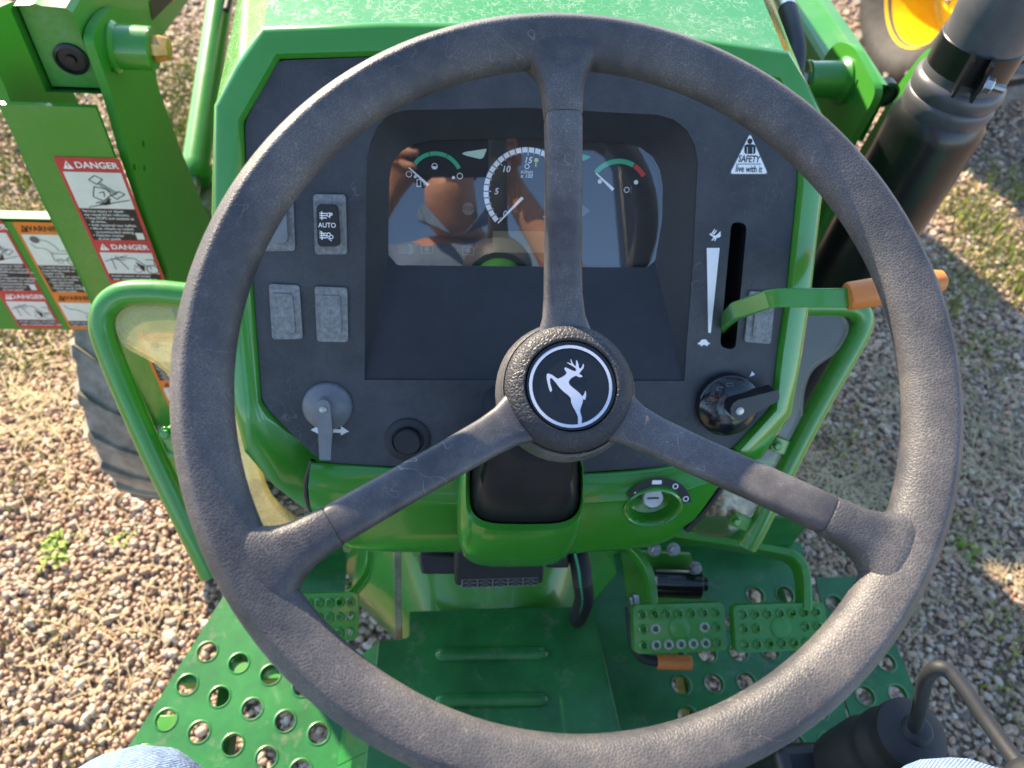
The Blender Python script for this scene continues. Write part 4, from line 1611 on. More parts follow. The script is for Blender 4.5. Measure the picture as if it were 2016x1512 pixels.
for path, sheet, tabs, lab in (
        ([(415, 1130), (392, 1080), (345, 985), (295, 880), (245, 765), (208, 672), (201, 632), (210, 602), (235, 582), (270, 575), (330, 577), (440, 590)],
         [(230, 641), (236, 618), (262, 602), (350, 600), (450, 605), (470, 790), (530, 985), (640, 1060), (600, 1085), (500, 1050), (440, 940), (380, 810), (334, 734), (311, 713), (243, 677)],
         [((325, 845), (350, 880))], 'left side guard'),
        ([(1470, 1075), (1490, 1040), (1545, 925), (1610, 800), (1678, 680), (1696, 640), (1694, 618), (1676, 604), (1640, 600), (1540, 600)],
         [(1540, 612), (1640, 613), (1666, 630), (1668, 655), (1646, 690), (1592, 728), (1578, 775), (1576, 860), (1560, 890), (1520, 960), (1440, 1060), (1350, 1045), (1480, 900), (1540, 800), (1560, 690)],
         [((1520, 872), (1560, 885)), ((1440, 1020), (1480, 1035))], 'right side guard')):
    mb = MB()
    tube(mb, smooth_path([gp(*p) for p in path], 7), 0.0118, 'green', 20)
    g0 = mb.build('side_guard', TR, 60)
    tag(g0, lab)
    mb = MB()
    P = rpoly(GF.pts(sheet), 0.02, 5)
    sm = 'clear_amber' if 'left' in lab else 'clear_smoke'
    slab(mb, GF, P, -0.002, 0.002, sm)
    P2 = [(x, y) for x, y in P]
    tube(mb, [GF.p(x, y, 0) for x, y in P2 + P2[:1]], 0.0026, sm, 8, False)
    mb.build('clear_shield', g0, 40)
    for (x0, y0), (x1, y1) in tabs:
        mb = MB()
        A, B = gp(x0, y0, .006), gp(x1, y1, .0)
        bar(mb, [A, B], 0.016, 0.005, GF.y, 'green')
        hexbolt(mb, A + GF.z * .003 + (B - A) * .15, GF.z, 0.005, 0.005, 'green')
        mb.build('guard_tab', g0, 35, bevel=0.001)
# ---- front wheels
def wheel(parent, cx, cy, R_, w, rim_r, side, tmat, lugmat, nl=16, lug_h=0.018, name='front_wheel', rimmat='yellow_paint'):
    """axis along X; side is +1 when the dished face looks to +x"""
    f = Frame((cx, cy, R_), YA, XA * side)
    mb = MB()
    h = w / 2
    Rt = R_ - lug_h
    prof = [(rim_r, -h * .72), (rim_r + (Rt - rim_r) * .3, -h * .98), (rim_r + (Rt - rim_r) * .65, -h), (Rt * .965, -h * .86), (Rt * .99, -h * .5), (Rt, 0), (Rt * .99, h * .5), (Rt * .965, h * .86),
            (rim_r + (Rt - rim_r) * .65, h), (rim_r + (Rt - rim_r) * .3, h * .98), (rim_r, h * .72)]
    lathe(mb, f, prof, tmat, 56, cap0=False, cap1=False)
    ty = mb.build('tyre', parent, 50)
    mb = MB()
    for s in (-1, 1):
        for k in range(nl):
            a0 = 2 * math.pi * (k + (0.5 if s > 0 else 0)) / nl
            rings = []
            for q, (ax, da, rr_) in enumerate(((0.02, 0.0, 1.0), (0.45, 0.07, 1.0), (0.86, 0.15, .985), (1.0, 0.17, .90))):
                x = s * h * ax
                a = a0 + da
                wd = 0.032 + 0.012 * (q > 1)
                base = Rt * (1 if q < 2 else (.965 if q == 2 else .87)) - .004
                rings.append([f.p(rad * math.cos(a + e), rad * math.sin(a + e), x) for rad, e in ((base, -wd), (R_ * rr_, -wd * .7), (R_ * rr_, wd * .7), (base, wd))])
            loft(mb, rings, lugmat, True, True)
    tag(mb.build('tread_lugs', ty, 30), kind='stuff')
    mb = MB()
    lathe(mb, f, [(rim_r * 1.01, -h * .74), (rim_r * .93, -h * .6), (rim_r * .90, -h * .2), (rim_r * .90, h * .2), (rim_r * .93, h * .55), (rim_r * 1.045, h * .80), (rim_r * 1.05, h * .70)], rimmat, 56, cap0=False, cap1=False)
    lathe(mb, f, [(rim_r * .915, h * .1), (rim_r * .86, h * .02), (rim_r * .62, h * .12), (rim_r * .58, h * .22), (rim_r * .36, h * .24), (rim_r * .34, h * .46), (rim_r * .2, h * .5), (0.0, h * .5)], rimmat, 56, cap0=False, cap1=False)
    rm = mb.build('rim', parent, 40)
    for k in range(8):
        a = 2 * math.pi * k / 8
        mb = MB()
        hexbolt(mb, f.p(rim_r * .47 * math.cos(a), rim_r * .47 * math.sin(a), h * .235), f.z, 0.011, 0.012, 'steel')
        mb.build('wheel_nut', rm, 30)
    return ty


wl_ = wheel(TR, -0.568, 1.10, 0.34, 0.22, 0.19, -1, 'tyre_dusty', 'tyre_dusty', 26, 0.004)
wr_ = wheel(TR, 0.50, 1.115, 0.325, 0.21, 0.19, 1, 'tyre_dusty', 'tyre_dusty', 26, 0.006)
mb = MB()
tube(mb, [(-0.5, 1.115, .325), (0.45, 1.115, .325)], 0.055, 'green_dull', 20)
box(mb, Frame((0, 0, 0), XA, ZA), -0.13, 0.13, 0.9, 2.0, 0.38, 0.56, 'green_dull')
mb.build('front_axle', TR, 40)
mb = MB()
box(mb, Frame((0, 0, 0), XA, ZA), -0.19, 0.19, 0.66, 1.5, 0.56, 0.95, 'black_plastic')
mb.build('engine_block', TR, 30, bevel=0.02)

# ---- exhaust stack
MX, MY = 0.470, 0.712
mb = MB()
mf = Frame((MX, MY, 0), XA, ZA)
lathe(mb, mf, [(0.048, 0.52), (0.0505, 0.54), (0.0505, 1.132), (0.0488, 1.142), (0.0445, 1.150)], 'muffler_black', 48)
MU = mb.build('exhaust_muffler', TR, 35)
mb = MB()
lathe(mb, mf, [(0.0435, 1.146), (0.0455, 1.152), (0.0465, 1.162), (0.0456, 1.168), (0.0445, 1.169), (0.0462, 1.174), (0.0468, 1.180), (0.0456, 1.186), (0.042, 1.189), (0.041, 1.20)], 'muffler_grey', 48)
mb.build('collar', MU, 40)
mb = MB()
P = smooth_path([(MX, MY, 1.19), (MX, MY, 1.25), (MX + .004, MY + .002, 1.30), (MX + .016, MY + .008, 1.37), (MX + .05, MY + .02, 1.46), (MX + .12, MY + .03, 1.53)], 6)
tube(mb, P, [0.0395] * 6 + [0.0405] * (len(P) - 6), 'muffler_grey', 40)
mb.build('exhaust_pipe', MU, 60)
mb = MB()
lathe(mb, mf, [(0.0402, 1.192), (0.0412, 1.193), (0.0412, 1.228), (0.0402, 1.229)], 'muffler_black', 48)
a = R(-118)
e = Vector((math.cos(a), math.sin(a), 0))
t = Vector((-e.y, e.x, 0))
for s in (-1, 1):
    f = Frame(Vector((MX, MY, 1.212)) + e * .041 + t * (0.009 * s), t, e)
    box(mb, f, -0.0015, 0.0015, -0.019, 0.019, 0.0, 0.020, 'muffler_black')
hexbolt(mb, Vector((MX, MY, 1.210)) + e * .052 + t * 0.011, t, 0.0075, 0.008, 'steel', 0.012)
mb.build('clamp', MU, 30)

# ---- joystick with rubber boot, console and fender on the right
jb = at(1810, 1436, 0.62)
jf = Frame((jb.x, jb.y, jb.z), XA, ZA)
mb = MB()
lathe(mb, jf, [(0.0085, 0.002), (0.0115, 0.0), (0.0128, -0.004), (0.0225, -0.007), (0.0285, -0.012), (0.0292, -0.020), (0.025, -0.030), (0.0265, -0.038), (0.031, -0.044), (0.031, -0.054), (0.027, -0.064), (0.030, -0.072), (0.034, -0.084), (0.034, -0.125), (0.033, -0.14)], 'boot_black', 40)
JB = mb.build('joystick', TR, 45)
mb = MB()
jp = [(jb + Vector((0, 0, -.01))), at(1808, 1405, .60), at(1818, 1355, .575), at(1828, 1328, .56), at(1848, 1315, .55), at(1872, 1325, .545), at(1905, 1365, .535), at(1950, 1430, .52), at(2005, 1505, .50), at(2040, 1550, .485)]
tube(mb, smooth_path(jp, 6), 0.0054, 'boot_black', 14)
mb.build('rod', JB, 60)
mb = MB()
kp = at(2012, 1520, .495)
lathe(mb, axis_frame(kp, jp[-1] - jp[-3]), [(0.007, -0.006), (0.013, 0.0), (0.0165, 0.012), (0.018, 0.03), (0.017, 0.06), (0.01, 0.075)], 'boot_black', 24)
mb.build('handle', JB, 50)
mb = MB()
box(mb, Frame((0, 0, 0), XA, ZA), 0.245, 0.40, -0.5, 0.165, 0.54, jb.z - .135, 'black_plastic')
mb.build('control_console', TR, 30, bevel=0.012, bseg=4)
for s in (-1, 1):
    mb = MB()
    x0, x1 = (0.36, 0.75) if s > 0 else (-0.75, -0.42)
    y1 = 0.125 if s > 0 else -0.12
    P = [(y1, 0.80), (y1, 0.845), (y1 - .02, 0.86), (-0.75, 0.90), (-0.95, 0.80), (-0.95, .76), (-0.75, .86), (y1 - .03, .82)]
    loft(mb, [[Vector((x, y, z)) for y, z in P] for x in (x0, x1)], 'green', True, True)
    mb.build('fender', TR, 30, bevel=0.008, bseg=3)

# ---- seat and roll bar
mb = MB()
sf = Frame((0, -0.52, 0.86), XA, ZA)
rings = []
for k, (s, z) in enumerate(((.92, 0), (1, .02), (1, .07), (.95, .095), (.6, .10))):
    rings.append([sf.p(x * s, y * s, z) for x, y in sup(0, 0, .24, .24, 32, .4)])
loft(mb, rings, 'seat_vinyl', True, True)
se = mb.build('seat', TR, 50)
mb = MB()
sb = Frame((0, -0.79, 1.14), XA, (0, .97, .2))
rings = []
for k, (s, z) in enumerate(((.92, -.08), (1, -.06), (1, -.01), (.95, .01), (.6, .018))):
    rings.append([sb.p(x * s, y * s, z) for x, y in sup(0, 0, .23, .24, 32, .4)])
loft(mb, rings, 'seat_vinyl', True, True)
mb.build('backrest', se, 50)
mb = MB()
box(mb, Frame((0, 0, 0), XA, ZA), -0.15, 0.15, -0.7, -0.35, 0.50, 0.87, 'black_plastic')
mb.build('seat_base', se, 30, bevel=.01)
mb = MB()
P = [(-0.52, -0.95, 0.55), (-0.52, -0.95, 2.2), (-0.49, -0.95, 2.27), (-0.44, -0.95, 2.3), (0.44, -0.95, 2.3), (0.49, -0.95, 2.27), (0.52, -0.95, 2.2), (0.52, -0.95, 0.55)]
bar(mb, P, 0.075, 0.05, (0, 1, 0), 'muffler_black')
mb.build('roll_bar', TR, 30, bevel=0.006)

# ------------------------------------------------------------------ front loader
FL = empty('front_loader', (0, 0.8, 0), 'green front loader with masts and booms on both sides of the hood', 'loader')


def xplate(mb, poly, x, th, mat, holes=()):
    f = Frame((x, 0, 0), YA, XA)
    slab(mb, f, poly, -th / 2, th / 2, mat, holes)


def xpts(px, x):
    out = []
    for a, b2 in px:
        p = onx(a, b2, x)
        out.append((p.y, p.z))
    return out


def boom(x0, x1, y0, z1, hgt, ridge, deep=0.0, name='boom'):
    mb = MB()
    prof = [(x0, z1 - hgt), (x0, z1 - .005), (x0 + .005, z1), (ridge - .006, z1 + .001), (ridge, z1 + .003), (ridge + .006, z1 + .001), (x1 - .005, z1), (x1, z1 - .005), (x1, z1 - hgt)]
    rings = [[Vector((x, y, z + dz - (dp * deep if z < z1 - .03 else 0))) for x, z in prof] for y, dz, dp in ((y0, 0, 0), (y0 + .12, 0, 1), (y0 + .4, -0.005, 2), (y0 + 1.2, -.03, 1.5), (2.36, -0.05, 1))]
    loft(mb, rings, 'green_dull', False, True)
    mb.add([Vector(((x0 + x1) / 2 + (x - (x0 + x1) / 2) * .9, y0 + .012, z)) for x, z in prof], [tuple(range(len(prof)))], 'green_dull')
    return mb.build(name, FL, 30)


def box6(mb, x0, x1, y0, y1, z0, z1, mat):
    box(mb, Frame((0, 0, 0), XA, ZA), x0, x1, y0, y1, z0, z1, mat)


# left mast: two side plates, a web between them, the boom pivoting on top
XI, XO, WY = -0.442, -0.553, 0.787
inner_px = [(172, 78), (178, 52), (196, 26), (220, 12), (240, 18), (262, 45), (300, 128), (300, 160), (345, 285), (425, 480), (450, 640), (490, 830), (430, 850), (367, 660), (330, 547), (280, 413), (242, 300), (211, 187)]
ipoly = rpoly(xpts(inner_px, XI), 0.009, 3)
slot = xpts([(200, 88), (204, 88), (215, 140), (211, 141)], XI)
hl = [xpts([(x, y)], XI)[0] for x, y in ((256, 329), (274, 283), (276, 331))]
mb = MB()
xplate(mb, ipoly, XI, 0.010, 'green_matte', [slot] + [circle(*p, 0.0045, 14) for p in hl])
ML = mb.build('mast', FL, 30, bevel=0.0015)
tag(ML, 'loader mast left of the hood')
mb = MB()
xplate(mb, ipoly, XO, 0.010, 'green_matte')
mb.build('mast_side_plate', ML, 30, bevel=0.0015)
mb = MB()
wtop = ony(100, 209, WY).z
box6(mb, XO + .005, XI - .005, WY, WY + .006, 0.43, wtop, 'green')
mb.build('mast_web', ML, 30)
bl_ = boom(-0.509, -0.449, 0.819, 1.160, 0.097, -0.483, 0.04)
tag(bl_, 'loader boom left of the hood')
mb = MB()
pcl = ony(141, 115, 0.831)
lathe(mb, Frame((pcl.x, 0.831, pcl.z), XA, (0, -1, 0)), [(0.018, -.01), (0.018, 0.003), (0.0145, 0.005), (0.0138, 0.0015), (0.006, 0.0015), (0.005, 0.005)], 'black_plastic', 28)
mb.build('pivot_cap', bl_, 35)
mb = MB()
f = Frame((-0.449, 0, 0), YA, XA)
P = [onx(a, b2, -0.4485) for a, b2 in ((294, 4), (300, 40), (340, 0), (334, -36))]
flat(mb, f, [(p.y, p.z) for p in P], 0.001, 'black_print')
P = [onx(a, b2, -0.4485) for a, b2 in ((335, -10), (340, 4), (350, -6), (345, -20))]
flat(mb, f, [(p.y, p.z) for p in P], 0.0015, 'sticker_orange')
mb.build('decal', bl_, 0)
pc = onx(225, 92, XI + .005)
mb = MB()
bfm = Frame(pc, YA, XA)
lathe(mb, bfm, [(0.028, -0.001), (0.028, 0.003), (0.0245, 0.007), (0.0235, 0.042), (0.022, 0.0435)], 'green', 36)
lathe(mb, bfm, [(0.0145, 0.038), (0.0152, 0.049), (0.0125, 0.060), (0.008, 0.061)], 'brass', 8)
mb.build('pin_boss', ML, 35)
A, B = onx(382, 352, -0.497), onx(435, -10, -0.497)
mb = MB()
ax = (B - A).normalized()
Lc = (B - A).length
fr = axis_frame(A, ax)
lathe(mb, fr, [(0.028, 0.0), (0.030, 0.005), (0.030, 0.022), (0.0245, 0.026), (0.0245, Lc + .1)], 'green', 32)
lathe(mb, fr, [(0.013, -0.13), (0.013, 0.002)], 'steel', 20)
mb.build('lift_cylinder', FL, 40)
mb = MB()
tube(mb, smooth_path([B + Vector((.03, -.1, .02)), B + Vector((.03, -.02, .03)), B + Vector((.02, .1, .03))], 6), 0.006, 'boot_black', 10)
mb.build('hydraulic_hose', FL, 50)
for x0, x1 in ((XO - .004, -0.20), (0.20, 0.56)):
    mb = MB()
    box6(mb, x0, x1, 0.735, 0.845, 0.36, 0.445, 'green')
    mb.build('mast_base', FL, 30, bevel=0.006)

# right mast and boom
XR = 0.4385
rpx = [(1606, 152), (1640, 98), (1652, 86), (1664, 83), (1680, 88), (1692, 98), (1729, 165), (1731, 184), (1722, 206), (1668, 300), (1560, 560), (1480, 560), (1520, 330)]
rp_ = rpoly(xpts(rpx, XR), 0.007, 3)
sl = xpts([(1695, 156), (1698, 158), (1684, 200), (1681, 198)], XR)
mb = MB()
xplate(mb, rp_, XR, 0.010, 'green_matte', [sl])
MR = mb.build('mast', FL, 30, bevel=0.0015)
tag(MR, 'loader mast beside the exhaust stack')
mb = MB()
xplate(mb, rp_, 0.566, 0.010, 'green_matte')
mb.build('mast_side_plate', MR, 30, bevel=0.0015)
mb = MB()
box6(mb, XR + .005, 0.561, 0.884, 0.891, 0.43, 0.92, 'green')
mb.build('mast_web', MR, 30)
br_ = boom(0.448, 0.522, 0.897, 1.070, 0.085, 0.498)
tag(br_, 'loader boom right of the hood')
mb = MB()
pcr = ony(1742, 184, 0.908)
lathe(mb, Frame((pcr.x, 0.908, pcr.z), XA, (0, -1, 0)), [(0.018, -.01), (0.018, 0.004), (0.0145, 0.006), (0.0135, 0.002), (0.007, 0.002), (0.006, 0.006)], 'black_plastic', 28)
mb.build('pivot_cap', br_, 35)
pc = onx(1660, 158, XR - .005)
mb = MB()
bfm = Frame(pc, YA, -XA)
lathe(mb, bfm, [(0.028, -0.001), (0.028, 0.003), (0.023, 0.008), (0.021, 0.042), (0.0225, 0.049), (0.0205, 0.051), (0.015, 0.049)], 'green', 36)
lathe(mb, bfm, [(0.007, 0.042), (0.007, 0.072)], 'sticker_white', 14)
mb.build('pin_boss', MR, 35)
mb = MB()
P = smooth_path([onx(1530, -30, .36), onx(1545, 5, .36), onx(1553, 28, .355), onx(1562, 65, .35), onx(1568, 105, .345), onx(1560, 170, .33)], 8)
tube(mb, P[13:], 0.0112, 'boot_black', 16)
tube(mb, P[:15], 0.0122, 'steel', 16)
tag(mb.build('hydraulic_hose', FL, 50), 'black hydraulic hose with a bright steel ferrule beside the hood')
# loader bucket out of view, raised and sized to shade the right-hand gravel
mb = MB()
P = [(2.42, 0.62), (2.36, 0.74), (2.36, 1.08), (2.42, 1.18), (2.44, 1.17), (2.385, 1.07), (2.385, 0.75), (2.44, 0.64), (2.95, 0.60), (2.95, 0.585)]
loft(mb, [[Vector((x, y, z)) for y, z in P] for x in (-0.86, 0.86)], 'green_dull', True, True)
bk = mb.build('bucket', FL, 30)
for x in (-0.855, 0.855):
    mb = MB()
    xplate(mb, [(2.38, 0.75), (2.44, 0.63), (2.95, 0.59), (2.9, 0.75), (2.5, 1.15), (2.43, 1.16), (2.38, 1.06)], x, 0.008, 'green_dull')
    mb.build('bucket_side', bk, 30)

# ---- stickers
def sticker(name, parent, fr, w, h, col, word, lines, split, label, scene=1):
    """fr: origin top left, x right, y up"""
    mb = MB()
    e = 0.0004
    flat(mb, fr, rpoly(rect(0, -h, w, 0), 0.003, 3), e, col)
    bd = w * .055

    def pane(t0, t1, mat, c=2 * e):
        flat(mb, fr, rect(bd, -h * t1, w - bd, -h * t0), c, mat)

    def header(t0, t1):
        hh_ = h * (t1 - t0)
        yc = -h * (t0 + t1) / 2
        dark = col == 'sticker_orange'
        wm = 'black_print' if dark else 'white_print'
        flat(mb, fr, [(w * .09, yc - hh_ * .33), (w * .25, yc - hh_ * .33), (w * .17, yc + hh_ * .36)], 2 * e, wm)
        put_text(mb, fr, '!', (w * .17, yc - hh_ * .03), hh_ * .5, 3 * e, col, bold=.03)
        put_text(mb, fr, word, (w * .61, yc), hh_ * .72, 2 * e, wm, bold=.02, xs=.98 if len(word) < 7 else .88)

    def ln(x0, y0, x1, y1, t=.010):
        a, b2 = Vector((x0 * w, -y0 * h)), Vector((x1 * w, -y1 * h))
        d = (b2 - a).normalized()
        s = Vector((-d.y, d.x)) * w * t / 2
        flat(mb, fr, [tuple(a + s), tuple(a - s), tuple(b2 - s), tuple(b2 + s)], 3 * e, 'black_print')

    def text_rows(t0, t1, rows, size):
        n = len(rows)
        for i, tx in enumerate(rows):
            y = -h * (t0 + (t1 - t0) * (i + .6) / n)
            if tx:
                put_text(mb, fr, tx, (bd * 1.6, y), size, 3 * e, 'white_print', align='LEFT', bold=.008, xs=.95)

    header(*split[0])
    pane(*split[1], 'sticker_white')
    pane(*split[2], 'black_print')
    text_rows(*split[2], lines, h * (split[2][1] - split[2][0]) / len(lines) * .98)
    flat(mb, fr, rect(w * .80, -h * split[2][1] + .002, w * .93, -h * split[2][1] + .013), 3 * e, 'sticker_white')
    header(*split[3])
    pane(*split[4], 'sticker_white')
    pane(*split[5], 'black_print')
    text_rows(*split[5], ['Avoid contact of loader', 'with overhead power lines'], h * (split[5][1] - split[5][0]) / 2 * .95)
    a, b2 = split[1]
    y = lambda t: a + (b2 - a) * t
    if scene == 1:          # a tipping tractor
        for P in ([(.40, .20), (.52, .08), (.62, .18), (.50, .32), (.40, .20)], [(.66, .62), (.80, .50), (.88, .58), (.72, .72), (.66, .62)], [(.52, .30), (.74, .60)], [(.56, .28), (.77, .56)],
                  [(.44, .38), (.62, .45), (.66, .60), (.50, .78), (.36, .66), (.44, .38)], [(.22, .96), (.92, .74)], [(.36, .84), (.46, .80), (.56, .86), (.62, .70)], [(.48, .55), (.56, .52), (.54, .66)]):
            for p, q in zip(P[:-1], P[1:]):
                ln(p[0], y(p[1]), q[0], y(q[1]), .016)
        flat(mb, fr, [(.40 * w, -h * y(.86)), (.52 * w, -h * y(.80)), (.60 * w, -h * y(.68)), (.60 * w, -h * y(.86)), (.5 * w, -h * y(.9))], 3.5 * e, 'black_print')
    else:                   # bale rolling back on a tractor
        q = circle(.28 * w, -h * y(.16), .10 * w, 18)
        flat(mb, fr, q, 3 * e, 'gauge_grey')
        for P in ([(.38, .16), (.52, .20), (.64, .36), (.68, .52)], [(.16, .30), (.22, .42), (.40, .44), (.52, .60)], [(.48, .60), (.86, .60), (.92, .80), (.48, .84), (.48, .60)], [(.72, .50), (.90, .52)], [(.88, .52), (.88, .70)]):
            for p, q2 in zip(P[:-1], P[1:]):
                ln(p[0], y(p[1]), q2[0], y(q2[1]), .014)
        for c_ in ((.60, .84, .07), (.86, .84, .12)):
            flat(mb, fr, circle(c_[0] * w, -h * y(c_[1]), c_[2] * w, 16), 3 * e, 'black_print', [circle(c_[0] * w, -h * y(c_[1]), c_[2] * w * .85, 16)])
    a, b2 = split[4]
    if scene == 1:
        for P in ([(.22, .25), (.22, .80)], [(.30, .15), (.44, .78)], [(.10, .40), (.36, .22), (.50, .14)], [(.26, .30), (.46, .34)], [(.36, .22), (.62, .26), (.74, .56)], [(.56, .60), (.84, .60), (.84, .78)], [(.80, .30), (.94, .32), (.92, .60)]):
            for p, q in zip(P[:-1], P[1:]):
                ln(p[0], y(p[1]), q[0], y(q[1]), .014)
        flat(mb, fr, [(w * .60, -h * y(.40)), (w * .74, -h * y(.66)), (w * .70, -h * y(.92)), (w * .66, -h * y(.70))], 3 * e, 'black_print')
    else:
        for P in ([(.14, .15), (.24, .34), (.40, .36), (.62, .62), (.92, .62)], [(.62, .62), (.60, .82), (.90, .84)], [(.78, .40), (.92, .42), (.92, .62)]):
            for p, q in zip(P[:-1], P[1:]):
                ln(p[0], y(p[1]), q[0], y(q[1]), .014)
    for c_ in ((.60, .80, .07), (.86, .78, .11)):
        flat(mb, fr, circle(c_[0] * w, -h * y(c_[1]), c_[2] * w, 16), 3 * e, 'black_print', [circle(c_[0] * w, -h * y(c_[1]), c_[2] * w * .85, 16)])
    o = mb.build(name, parent, 0)
    tag(o, label)
    return o


SPL = [(0.012, .095), (.10, .365), (.368, .615), (.635, .715), (.72, .905), (.908, .965)]
tl_ = ony(104, 307, WY)
tr_ = ony(235, 311, WY)
bl2 = ony(208, 557, WY)
ROLL = ['Serious injury or death', 'can result from rollovers.', '\u2022 Use ROPS and seatbelt at', '   all times.', '\u2022 Add required rear ballast.', '\u2022 Move wheels to widest', '   recommended setting.', '\u2022 Operate tractor', '   at low speed.']
LOAD = ['To avoid injury or death', 'from falling loads or', 'loader arms:', '\u2022 Do not lift or carry', '   anyone on loader.', '\u2022 Use approved', '   attachments only.', '\u2022 Never stand under', '   raised loader.']
sticker('danger_sticker', ML, Frame((tl_.x, WY - .0005, tl_.z), XA, (0, -1, 0)), tr_.x - tl_.x, tl_.z - bl2.z, 'sticker_red', 'DANGER', ROLL, SPL, 'red and white DANGER sticker on the mast web')
w0, w1 = ony(268, 655, WY), ony(333, 800, WY)
sticker('warning_sticker', ML, Frame((w0.x, WY - .0005, w0.z), XA, (0, -1, 0)), 0.072, w0.z - w1.z, 'sticker_orange', 'WARNING', LOAD, SPL, 'orange and white WARNING sticker low behind the guard tube', 2)
# plate beyond the mast with two more stickers
PY = 0.885
tp, bp_ = ony(60, 432, PY).z, ony(100, 646, PY).z
mb = MB()
px1 = ony(127, 440, PY).x
box6(mb, -0.90, px1, PY, PY + .006, bp_ - .005, tp, 'green_matte')
box6(mb, -0.90, px1, PY, PY + .018, tp - .006, tp + .0005, 'green_matte')
sp_ = mb.build('sign_plate', FL, 30, bevel=0.0015)
x0 = ony(22, 433, PY).x
ww = ony(124, 440, PY).x - x0 - .002
sticker('warning_sticker', sp_, Frame((x0, PY - .0005, tp - .004), XA, (0, -1, 0)), ww, tp - bp_ - .002, 'sticker_orange', 'WARNING', LOAD, SPL, 'orange and white WARNING sticker on the sign plate', 2)
x1 = x0 - ww - .012
sticker('danger_sticker', sp_, Frame((x1, PY - .0005, tp - .002), XA, (0, -1, 0)), ww, tp - bp_ - .002, 'sticker_red', 'DANGER', ROLL, SPL, 'red and white DANGER sticker on the sign plate')

# ------------------------------------------------------------------ wheel of the machine parked alongside
NW = empty('parked_tractor', (1.90, 2.78, 0), 'parked tractor showing a yellow rimmed lugged wheel beyond the exhaust stack', 'tractor')
wheel(NW, 1.90, 2.78, 0.47, 0.50, 0.27, -1, 'tyre_black', 'lug_dusty', 16, 0.04)
mb = MB()
lathe(mb, Frame((1.90, 2.78, 0.47), YA, XA), [(0.06, 0.0), (0.06, 0.5), (0.09, 0.51), (0.09, 0.6)], 'yellow_paint', 28)
mb.build('axle', NW, 40)

# ------------------------------------------------------------------ the person at the wheel
def skin_mesh(name, verts, edges, root, sub=2):
    me = bpy.data.meshes.new(name)
    me.from_pydata([v[0] for v in verts], edges, [])
    o = bpy.data.objects.new(name, me)
    COL.objects.link(o)
    md = o.modifiers.new('skin', 'SKIN')
    md.use_smooth_shade = True
    md.branch_smoothing = 0.5
    for i, v in enumerate(verts):
        r = v[1]
        me.skin_vertices[0].data[i].radius = (r, r) if isinstance(r, float) else r
        me.skin_vertices[0].data[i].use_root = (i == root)
    s = o.modifiers.new('sub', 'SUBSURF')
    s.levels = s.render_levels = sub
    bpy.context.view_layer.update()
    dg = bpy.context.evaluated_depsgraph_get()
    m2 = bpy.data.meshes.new_from_object(o.evaluated_get(dg))
    m2.name = name
    bpy.data.objects.remove(o)
    return m2


PV, PE, PM = [], [], {}


def J(p, r):
    PV.append((tuple(p), r))
    return len(PV) - 1


def link(a, b_, mat):
    PE.append((a, b_))
    PM[(a, b_)] = mat


def chain(start, pts, mat):
    k = start
    for p, r, *mm in pts:
        q = J(p, r)
        link(k, q, mm[0] if mm else mat)
        k = q
    return k


pel = J((-.02, -0.50, 1.06), (0.15, 0.12))
HY, HZ = 0.15, -0.005
sp1 = chain(pel, [((-.02, -0.47, 1.20), (0.15, 0.115)), ((-.02, -0.41, 1.36), (0.165, 0.115)), ((-.025, -0.345, 1.515), (0.15, 0.10))], 'denim')
nk = chain(sp1, [((-.03, -0.31, 1.58), 0.062, 'denim'), ((-.04, -0.265, 1.625), 0.055, 'skin')], 'skin')
hd = chain(nk, [((-.05, -0.365 + HY, 1.675 + HZ), (0.068, 0.082)), ((-.055, -0.365 + HY, 1.73 + HZ), (0.074, 0.092)), ((-.055, -0.365 + HY, 1.79 + HZ), (0.076, 0.094)), ((-.055, -0.375 + HY, 1.835 + HZ), (0.05, 0.06))], 'skin')
nose = J((-.055, -0.268 + HY, 1.72 + HZ), 0.012)
link(hd - 2, nose, 'skin')
ears = [J((-.055 + s * .082, -.385 + HY, 1.725 + HZ), 0.016) for s in (-1, 1)]
for e_ in ears:
    link(hd - 2, e_, 'skin')
kneeL, kneeR = at(214, 1618, 0.487), at(1985, 1640, 0.487)
for s, kn in ((-1, kneeL), (1, kneeR)):
    hip = chain(pel, [((-.02 + s * .10, -0.44, 1.03), 0.095)], 'denim')
    k = chain(hip, [(Vector((-.02 + s * .14, -0.30, 1.025)), 0.085), (kn.lerp(Vector((-.02 + s * .14, -0.30, 1.025)), .35), 0.075), (kn, 0.062),
                    (kn + Vector((0, .005, -.06)), 0.060), (kn + Vector((0, -.03, -.2)), 0.058), (kn + Vector((0, -.055, -.33)), 0.045)], 'denim')
    foot = chain(k, [(kn + Vector((0, -.06, 0)) + Vector((0, 0, 0.585 - kn.z)), 0.042), (Vector((kn.x + s * .01, kn.y + .02, 0.572)), 0.03), (Vector((kn.x + s * .015, kn.y + .085, 0.566)), 0.024)], 'boot_black')
